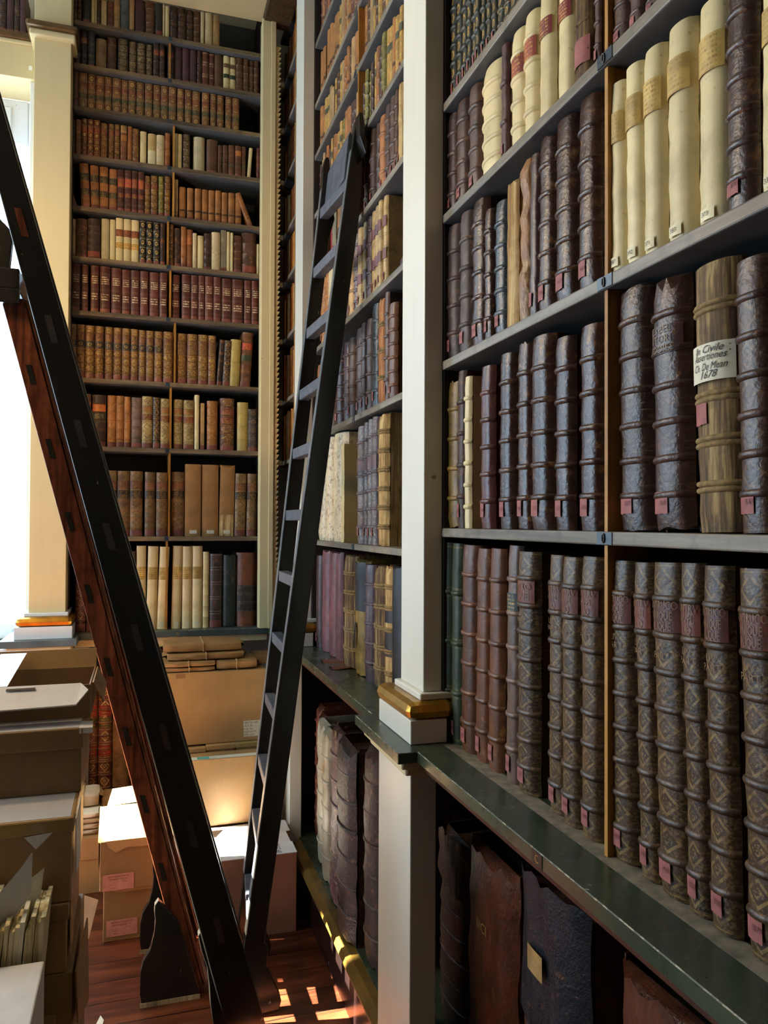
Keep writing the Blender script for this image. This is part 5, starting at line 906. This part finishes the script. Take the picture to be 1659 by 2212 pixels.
for y, p, e in ((2.27, near_p, hl), (2.57, far_p, hf)):
    m = MB(); m.prism([(a - o[0], b) for a, b in p], y - o[1], y + .03 - o[1]); m.build('stile', BLACK, r, bevel=.003)
    m = MB(); m.prism([(e(z) - .0012 - o[0], z) for z in (.28, 2.55)] + [(e(z) + .003 - o[0], z) for z in (2.55, .28)], y + .002 - o[1], y + .028 - o[1]); m.build('lit_front_edge', plain('window_lit_edge', '6f7475', .3, 0, .2, 50), r, bevel=.001)  # grey strip painted as window light along the stile edge
for x, z in RL_RUNG:
    xn, xf = hl(z) + .004, hf(z) + .002; m = MB()
    m.add([(xn - o[0], 2.3005 - o[1], z - .018), (xn + .032 - o[0], 2.3005 - o[1], z - .018), (xf + .032 - o[0], 2.5695 - o[1], z - .018), (xf - o[0], 2.5695 - o[1], z - .018), (xn - o[0], 2.3005 - o[1], z + .016), (xn + .032 - o[0], 2.3005 - o[1], z + .016), (xf + .032 - o[0], 2.5695 - o[1], z + .016), (xf - o[0], 2.5695 - o[1], z + .016)],
          [(0, 3, 2, 1), (4, 5, 6, 7), (0, 1, 5, 4), (1, 2, 6, 5), (2, 3, 7, 6), (3, 0, 4, 7)]); m.build('rung', RUNGM, r, bevel=.003)
m = MB(); m.prism([(.585 - o[0], 2.47), (.598 - o[0], 2.60), (.606 - o[0], 2.62), (.614 - o[0], 2.60), (.601 - o[0], 2.47)], 2.3005 - o[1], 2.5695 - o[1]); m.build('top_board', RUNGM, r, bevel=.003)
m = MB(); m.prism([(.612 - o[0], 2.64), (.625 - o[0], 2.64), (.6388 - o[0], 2.54), (.634 - o[0], 2.52), (.615 - o[0], 2.57)], 2.225 - o[1], 2.2698 - o[1]); m.build('hook', BLACK, r, bevel=.002)
# ------------------------------------------------------------ cartons
def at(o, pts): return [(a - o[0], b - o[1], c - o[2]) for a, b, c in pts]
def quad(name, mat, parent, o, pts, th=(0, 0, -.003)):
    """a thin sheet of board: the polygon and its copy shifted by the board's thickness"""
    p = at(o, pts); n = len(p); q = [(a + th[0], b + th[1], c + th[2]) for a, b, c in p]; m = MB()
    m.add(p + q, [list(range(n)), list(range(2 * n - 1, n - 1, -1))] + [(i, (i + 1) % n, (i + 1) % n + n, i + n) for i in range(n)]); return m.build(name, mat, parent)
def carton(label, x0, x1, y0, y1, z0, z1, mat=None, lid=None, open_top=False, skew=0.0, name='cardboard_box', group=None):
    o = ((x0 + x1) / 2, y0, z0); r = thing(name, label, 'box', o, (0, 0, skew), group); mat = mat or CARD
    if open_top:
        m = MB(); t = .004; X0, X1, Y1, Z = x0 - o[0], x1 - o[0], y1 - y0, z1 - z0
        for b in ((X0, X1, 0, t, 0, Z), (X0, X1, Y1 - t, Y1, 0, Z), (X0, X0 + t, t, Y1 - t, 0, Z), (X1 - t, X1, t, Y1 - t, 0, Z), (X0 + t, X1 - t, t, Y1 - t, 0, t)): m.box(*b)
        m.build('body', mat, r, bevel=.0012)
    else: bx('body', mat, x0 - o[0], x1 - o[0], 0, y1 - y0, 0, z1 - z0 - (.0 if not lid else .004), r, .003)
    if lid: bx('lid', mat, x0 - o[0] - .004, x1 - o[0] + .004, -.005, y1 - y0 + .004, z1 - z0 - lid, z1 - z0, r, .003)
    return r, o
# left stack
SKYLIT = plain('skylit_pale_top', 'bdb8b2', .3, 0, .06, 8, .05, 40)  # pale tone standing in for skylight on the lid tops
r, o = carton('lowest cardboard box of the stack at the left edge', -.56, -.118, 1.70, 2.05, 0, .285, CARD_D, name='cardboard_box')
r, o = carton('tall cardboard box with torn side flap, fourth down in the left stack', -.56, -.121, 1.70, 2.05, .2855, .515, CARD)
quad('side_flap', CARD, r, o, [(-.116, 1.69, .52), (-.108, 1.92, .515), (-.104, 1.92, .33), (-.112, 1.70, .41)], (.003, 0, 0))
r, o = carton('cardboard box with brown stains, third down in the left stack', -.56, -.133, 1.70, 2.05, .5155, .655, CARD, lid=.034)
quad('tape_strip', TAPE, r, o, [(-.128, 1.72, .65), (-.128, 1.80, .65), (-.128, 1.80, .53), (-.128, 1.72, .53)], (.001, 0, 0))
r, o = carton('cardboard box with wide taped lid and small triangular flap, left stack', -.56, -.125, 1.70, 2.05, .6555, .826, CARD, lid=.03)
m = MB(); m.box(-.56 - o[0], -.13 - o[0], -.0066, -.0052, .144, .168); m.build('tape', TAPE, r)
m = MB(); m.box(-.56 - o[0], -.128 - o[0], .0, .345, .1706, .1712); m.build('skylit_top_sheet', SKYLIT, r)
quad('flap', CARD_W, r, o, [(-.212, 1.692, .796), (-.160, 1.692, .800), (-.19, 1.688, .772)], (0, .002, 0))
quad('side_flap', CARD_W, r, o, [(-.119, 1.705, .82), (-.117, 1.80, .83), (-.1165, 1.80, .70), (-.119, 1.72, .70)], (.002, 0, 0))
r, o = carton('large lidded cardboard box, second from the top of the left stack', -.56, -.118, 1.845, 2.15, .8265, .968, CARD_D, lid=.045)
m = MB(); m.box(-.56 - o[0], -.122 - o[0], -.0, .30, .1416, .1422); m.build('skylit_top_sheet', SKYLIT, r)
quad('lid_corner', CARD_W, r, o, [(-.122, 1.838, .9685), (-.095, 1.85, .965), (-.097, 1.90, .967), (-.122, 1.90, .9690)], (0, 0, -.012))
r, o = carton('open cardboard box with taped flaps on top of the left stack', -.56, -.104, 1.93, 2.17, .9685, 1.045, CARD_D, open_top=True)
quad('back_flap', CARD, r, o, [(-.56, 2.168, 1.045), (-.104, 2.168, 1.045), (-.104, 2.18, 1.09), (-.56, 2.18, 1.09)], (0, .003, 0))
quad('front_flap', CARD_W, r, o, [(-.56, 1.925, 1.047), (-.125, 1.925, 1.047), (-.108, 1.905, 1.035), (-.132, 1.872, 1.010), (-.56, 1.862, 1.003)], (0, 0, .003))
quad('side_flap', CARD, r, o, [(-.102, 1.95, 1.045), (-.102, 2.16, 1.045), (-.080, 2.13, 1.01), (-.08, 1.99, .99)], (.003, 0, 0))
quad('tape', TAPE, r, o, [(-.33, 2.17, 1.085), (-.27, 2.17, 1.085), (-.28, 1.93, 1.049), (-.345, 1.93, 1.049)], (0, 0, .001))
quad('handle_slot', INNER, r, o, [(-.28, 1.9165, 1.0461), (-.22, 1.9165, 1.0463), (-.22, 1.910, 1.0428), (-.28, 1.910, 1.0426)], (0, 0, .0005))
# papers and the front box
r, o = carton('pale front box with taped top at the lower left corner', -.52, -.157, 1.30, 1.54, 0, .628, CARD_W)
m = MB(); m.box(-.52 - o[0], -.160 - o[0], -.0016, -.0004, .611, .6275); m.build('tape', plain('clear_tape', 'c9a48c', .12, 0, .1), r)
quad('paper_flap', LABELW, r, o, [(-.52, 1.297, .606), (-.175, 1.297, .611), (-.25, 1.296, .591), (-.30, 1.296, .576), (-.52, 1.296, .578)], (0, -.001, 0))
rr = random.Random(8)
trX = -.44
for i in range(26):
    x = -.405 + i * .0088; hgt = .70 + rr.uniform(-.03, .02)
    m = MB(); a = .0078; dx = .020; rows = []
    for j in range(6):
        z = .45 + (hgt - .45) * j / 5; k = j / 5; rows.append([(x + dx * k + .006 * k * k * math.sin(i * .9) * 0 + rr.uniform(-.0006, .0006), 1.56 + q * .12, z + (rr.uniform(-.010, .004) if j == 5 else 0)) for q in (0, .5, 1)])
    m.grid(rows); rows2 = [[(p[0] + a, p[1], p[2]) for p in q] for q in rows]; m.grid(rows2)
    for j in range(5): m.add([rows[j][0], rows2[j][0], rows2[j + 1][0], rows[j + 1][0]], [(0, 1, 2, 3)])
    for q in (0, 1): m.add([rows[5][q], rows2[5][q], rows2[5][q + 1], rows[5][q + 1]], [(0, 1, 2, 3)])
    ob = m.build('paper_file', PAPERS if i % 7 else LABELW, smooth=False)
    tag(ob, 'old paper file standing among the sheaf of files at the lower left', 'paper file', 'paper files at the lower left')
r, o = carton('open box holding the sheaf of old paper files at the left edge', -.50, -.150, 1.555, 1.695, 0, .44, CARD_D)
q = thing('folder', 'torn white card folder leaning out above the paper files', 'folder', (-.25, 1.62, .6))
quad('front_board', CARD_W, q, (-.25, 1.62, .6), [(-.36, 1.58, .60), (-.205, 1.60, .775), (-.188, 1.60, .80), (-.19, 1.605, .72), (-.235, 1.60, .66), (-.33, 1.585, .55)], (.002, .003, 0))
quad('back_board', LABELW, q, (-.25, 1.62, .6), [(-.25, 1.64, .66), (-.195, 1.64, .735), (-.172, 1.645, .75), (-.183, 1.64, .655), (-.262, 1.64, .60)], (.002, .003, 0))
q = thing('folder', 'cream folder standing upright beside the paper files', 'folder', (-.28, 1.58, .5))
quad('board', LABELW, q, (-.28, 1.58, .5), [(-.315, 1.572, .5), (-.262, 1.572, .72), (-.25, 1.572, .72), (-.300, 1.572, .5)], (0, .004, 0))
# boxes in the middle
W = [('white topped archive box at the foot of the right ladder, nearest of three', .262, .532, 2.70, 2.795, .276, 'DOKL', 'DOT 48'), ('white topped archive box, middle one of three behind the right ladder', .258, .528, 2.80, 2.90, .274, 'III', ''), ('white topped archive box under the big open box, rearmost of three', .254, .545, 2.905, 3.01, .272, 'BIJ', 'SHORT')]
for l, x0, x1, y0, y1, zt, t1, t2 in W:
    r, o = carton(l, x0, x1, y0, y1, 0, zt, CARD_P, name='archive_box', group=None)
    bx('top_label', CARD_W, x0 - o[0] - .0005, x1 - o[0] + .0005, -.0012, y1 - y0 + .0005, zt - .002, zt + .0006, r, .0006)
    flat_text('handwriting', t1, .034, INK, r, (.02 if t2 else .05, .05, zt + .0009), (0, -1, 0), (1, 0, 0), .9)
    if t2: flat_text('handwriting', t2, .026, INK, r, (.075, .05, zt + .0009), (0, -1, 0), (1, 0, 0), .9)
r, o = carton('cardboard box with interlocking flap and white label strip behind the ladder', .175, .492, 3.02, 3.12, .2745, .525, CARD, open_top=False)
quad('top_flap', CARD, r, o, [(.173, 3.0165, .527), (.494, 3.0165, .527), (.494, 3.0145, .452), (.43, 3.0145, .452), (.425, 3.0145, .43), (.39, 3.0145, .418), (.375, 3.0145, .428), (.35, 3.0145, .41), (.345, 3.0145, .432), (.31, 3.0145, .42), (.305, 3.0145, .45), (.173, 3.0145, .462)], (0, .002, 0))
m = MB(); m.box(.18 - o[0], .49 - o[0], .004, .04, .2515, .2525); m.build('label_strip', LABELW, r)
m = MB(); m.box(.215 - o[0], .26 - o[0], .008, .036, .2526, .2531); m.build('green_label', plain('green_label', '4fa08a', .5), r)
for i, (x0, x1) in enumerate(((.17, .252), (.26, .365), (.372, .452))):
    carton(['small archive box end behind flap box, leftmost of three', 'small archive box end behind flap box, middle of three', 'small greenish archive box end behind flap box, rightmost of three'][i], x0, x1, 3.135, 3.45, 0, .548 - .006 * (i == 0), CARD if i < 2 else card('cardboard_olive', '96804c'), lid=.02, name='archive_box')
r, o = carton('big plain cardboard box with white address label under the brown parcels', .079, .49, 3.15, 3.40, .5488, .832, CARD)
m = MB(); m.box(.402 - o[0], .50 - .012 - o[0], -.0016, -.0006, .018, .08); alo = m.build('address_label', LABELW, r)
for tz, tx, sz, bd in ((.0725, .444, .0125, '0827001.000  10A'), (.060, .421, .0125, '10 X 50'), (.0475, .420, .0095, 'BOOK : RED'), (.0365, .427, .0095, 'DEVICELEXTER'), (.0255, .423, .0095, 'NSTRE LIGHT')):
    flat_text('label_text', bd, sz, INK, alo, (tx - o[0], -.0019, tz), squeeze=.82)
m = MB(); m.box(.14 - o[0], .175 - o[0], -.0014, -.0006, .262, .279); m.build('printed_mark', plain('printed_brown', '8a623a', .7), r)
r, o = carton('cardboard box with white printed top seen between the two leaning stiles', .02, .165, 3.05, 3.40, 0, .50, card('cardboard_orange', '9c6a38'), lid=.04)
m = MB(); m.box(-.07, .07, .01, .2, .5004, .5012); m.build('top_sheet', LABELW, r)
flat_text('label_text', 'G.BOX', .03, plain('faded_grey_print', '6a5c48', .7), r, (.03, -.0062, .48))
# flap box pair with pink labels
def pinklabel(r, x, z):
    m = MB(); m.box(x - .05, x + .05, -.0016, -.0006, z - .027, z + .027); r = m.build('pink_label', LABELB, r)
    for i, (bd, s, dx) in enumerate((('REGISTRES DES COMPTES', .0075, 0), ('DES ARCHIVES  1790 - 1812', .0065, 0), ('T. 94', .008, .02), ('N. 201', .006, -.025), ('AF 201', .0065, -.02))): flat_text('label_text', bd, s, plain('faded_print', '5c2e2a', .7, 0, .05, 60, 0), r, (x + dx, -.0019, z + .019 - i * .0095), squeeze=.8)
r, o = carton('lower cardboard box with pink label standing on the floorboards', -.106, .095, 2.815, 3.10, 0, .178, CARD_D)
quad('flap', CARD, r, o, [(-.104, 2.811, .180), (.09, 2.811, .180), (.09, 2.808, .168), (-.06, 2.808, .166), (-.085, 2.808, .178)], (0, .002, 0))
pinklabel(r, -.046 - o[0] - .0, .045)
r, o = carton('sunlit cardboard box with arched lid and pink label, upper of two', -.118, .145, 2.80, 3.08, .1785, .345, CARD_D, open_top=False)
rows = []
for j in range(9):
    a = j / 8; y = 2.798 + .13 * a; z = .345 + .075 * math.sin(a * PI / 2) ** .8
    rows.append([(x, y - .012 * math.sin(a * PI), z) for x in (-.121, -.06, .0, .08, .148)])
m = MB(); m.grid([at(o, q) for q in rows]); m.grid([at(o, [(x, y + .003, z - .003) for x, y, z in q]) for q in rows]); m.build('arched_lid', CARD, r, smooth=True)
quad('lid_tongue', CARD, r, o, [(-.10, 2.7975, .347), (.147, 2.7975, .347), (.147, 2.796, .325), (.02, 2.796, .318), (-.03, 2.796, .322), (-.065, 2.796, .306), (-.09, 2.796, .326)], (0, .002, 0))
quad('back_flap', CARD, r, o, [(-.10, 2.93, .42), (.145, 2.93, .43), (.145, 3.0, .47), (-.085, 3.0, .455)], (0, .003, 0))
quad('side_flap', CARD, r, o, [(-.1215, 2.80, .345), (-.121, 2.93, .42), (-.121, 3.0, .36), (-.1215, 3.0, .25), (-.1215, 2.80, .25)], (-.002, 0, 0))
pinklabel(r, -.058 - o[0], .028)
r, o = carton('plain brown lidded box on the floor beside the left stack', -.262, -.122, 3.20, 3.44, 0, .215, CARD, lid=.085)
q = thing('paper_sheet', 'crumpled sheet of paper poking from the left stack near the floor', 'paper', (-.14, 2.40, .25))
quad('sheet', LABELW, q, (-.14, 2.40, .25), [(-.155, 2.40, .36), (-.105, 2.41, .33), (-.13, 2.42, .22), (-.155, 2.42, .18)], (.001, .001, 0))
# ------------------------------------------------------------ wrapped parcels
def parcel(label, x0, x1, y0, y1, z0, z1, seed, mat=None, tie=True, rot=0.0):
    o = ((x0 + x1) / 2, (y0 + y1) / 2, z0); r = thing('parcel', label, 'parcel', o, (0, 0, rot)); R = random.Random(seed)
    nx, ny, nzz = 16, 6, 4; hx, hy, hz = (x1 - x0) / 2, (y1 - y0) / 2, z1 - z0; rows = []
    sec = []
    for k in range(24):
        a = 2 * PI * k / 24; c, s_ = math.cos(a), math.sin(a); e = .38
        sec.append((math.copysign(abs(c) ** e, c), math.copysign(abs(s_) ** e, s_)))
    for i in range(nx + 1):
        t = i / nx; x = -hx + 2 * hx * t; sh = 1 - .10 * (abs(2 * t - 1) ** 6)
        row = []
        for (c, s_) in sec:
            nn = mnoise.noise(Vector((x * 22 + seed, c * 2.2, s_ * 2.2 + seed)))
            row.append((x + .006 * nn, c * hy * sh * (1 + .05 * nn), hz / 2 + s_ * hz / 2 * sh * (1 + .09 * nn)))
        rows.append(row)
    m = MB(); m.grid(rows, close=True); m.add(rows[0], [list(range(24))]); m.add(rows[-1], [list(range(24))[::-1]])
    ob = m.build('wrapping', mat or KRAFT, r, autos=35)
    zmin = min(v[2] for v in m.v)
    if zmin < .0003:
        for v in ob.data.vertices: v.co.z = max(v.co.z, .0003)
    for s_ in (-1, 1):
        q = MB(); q.add([(s_ * hx * .98, -hy * .8, hz * .12), (s_ * hx * .98, hy * .8, hz * .12), (s_ * (hx + .02), hy * .45, hz * .55), (s_ * (hx + .016), -hy * .5, hz * .6)], [(0, 1, 2, 3)])
        q.add([(s_ * hx * .98, -hy * .8, hz * .88), (s_ * hx * .98, hy * .8, hz * .88), (s_ * (hx + .018), hy * .4, hz * .5), (s_ * (hx + .02), -hy * .45, hz * .52)], [(0, 1, 2, 3)])
        q.build('folded_end', mat or KRAFT, r)
    if tie:
        t = MB(); t.box(-.0015, .0015, -hy - .003, hy + .003, hz - .001, hz + .0022); t.box(-.0015, .0015, -hy - .004, -hy - .0005, .002, hz + .002); t.build('string', TWINE, r)
    return r
parcel('long brown paper parcel, topmost of the pile on the big box', .095, .40, 3.20, 3.38, .9005, .938, 1)
parcel('flat brown paper parcel, second from top of the pile on big box', .11, .405, 3.18, 3.38, .8715, .9, 2)
parcel('string tied brown parcel at the left of the pile, upper', .088, .29, 3.155, 3.32, .852, .871, 3)
parcel('thin dark folded brown parcel resting on the big box, left', .09, .29, 3.155, 3.34, .8325, .8515, 4)
parcel('bulging golden brown parcel tied with string, right of the pile', .295, .455, 3.16, 3.36, .8325, .871, 5)
parcel('crumpled brown paper parcel at the right end of the big box', .455, .545, 3.24, 3.38, .8325, .872, 6, tie=False)
PALE = plain('pale_wrapping', 'b9a684', .6, 0, .12, 14, .3, 40)
parcel('round shouldered pale parcel wrapped in tape above the white bundles', -.262, -.145, 3.28, 3.42, .300, .352, 8, PALE)
parcel('crumpled tan paper parcel beside the pale taped parcel', -.135, -.085, 3.30, 3.42, .2155, .33, 9, KRAFT, False)
for i in range(4):
    parcel(['lowest thin paper bundle in the sunlit pile on the brown box', 'second thin paper bundle in the sunlit pile on the brown box', 'third thin paper bundle in the sunlit pile on the brown box', 'white top paper bundle in the sunlit pile on the brown box'][i], -.255, -.14, 3.22, 3.42, .2155 + .0212 * i, .2155 + .0212 * i + .0205, 20 + i, PALE if i < 3 else LABELW, False)
# scraps
for i, (x, y, pts) in enumerate(((-.103, 2.33, [(0, 0), (.012, .004), (.018, .05), (.008, .075), (-.004, .03)]), (-.102, 2.20, [(0, 0), (.02, -.004), (.028, .014), (.016, .03), (0, .034)]))):
    m = MB(); m.prism([(a, b) for a, b in pts], .0006, .0022, axis='z'); ob = m.build('paper_scrap', LABELW, loc=(x, y, 0)); tag(ob, ['long white paper scrap on the floorboards beside the left stack', 'small torn white paper scrap on the floorboards, nearest'][i], 'paper scrap')
# warm lamps outside the picture: one of the room, one added as fill
def lamp(label, x, y, z, power):
    r = thing('pendant_lamp', label, 'lamp', (x, y, z))
    m = MB(); rows = [[(.075 * math.sin(PI * j / 8) * math.cos(2 * PI * i / 12), .075 * math.sin(PI * j / 8) * math.sin(2 * PI * i / 12), -.0 + .075 * math.cos(PI * j / 8)) for i in range(12)] for j in range(9)]
    m.grid(rows, close=True); m.build('globe', BULB, r, smooth=True)
    m = MB(); m.grid([[(q * math.cos(2 * PI * i / 24), q * math.sin(2 * PI * i / 24), zz) for i in range(24)] for q, zz in ((.19, -.045), (.06, .085), (.008, .09))], close=True); m.build('shade', METAL, r, smooth=True)  # shade added to keep lamplight off the upper shelves
    bx('rod', METAL, -.006, .006, -.006, .006, .075, 4.3 - z, r)
    l = light('lamp_light', 'POINT', (x, y, z - .12), power, (1.0, .70, .38), shadow_soft_size=.07)
    return r
lamp('globe pendant lamp hanging near the window bay', -.90, 2.22, 2.55, LAMP_A)
lamp('globe pendant lamp hanging over the left side of the room', -1.25, 1.85, 2.9, LAMP_FILL)
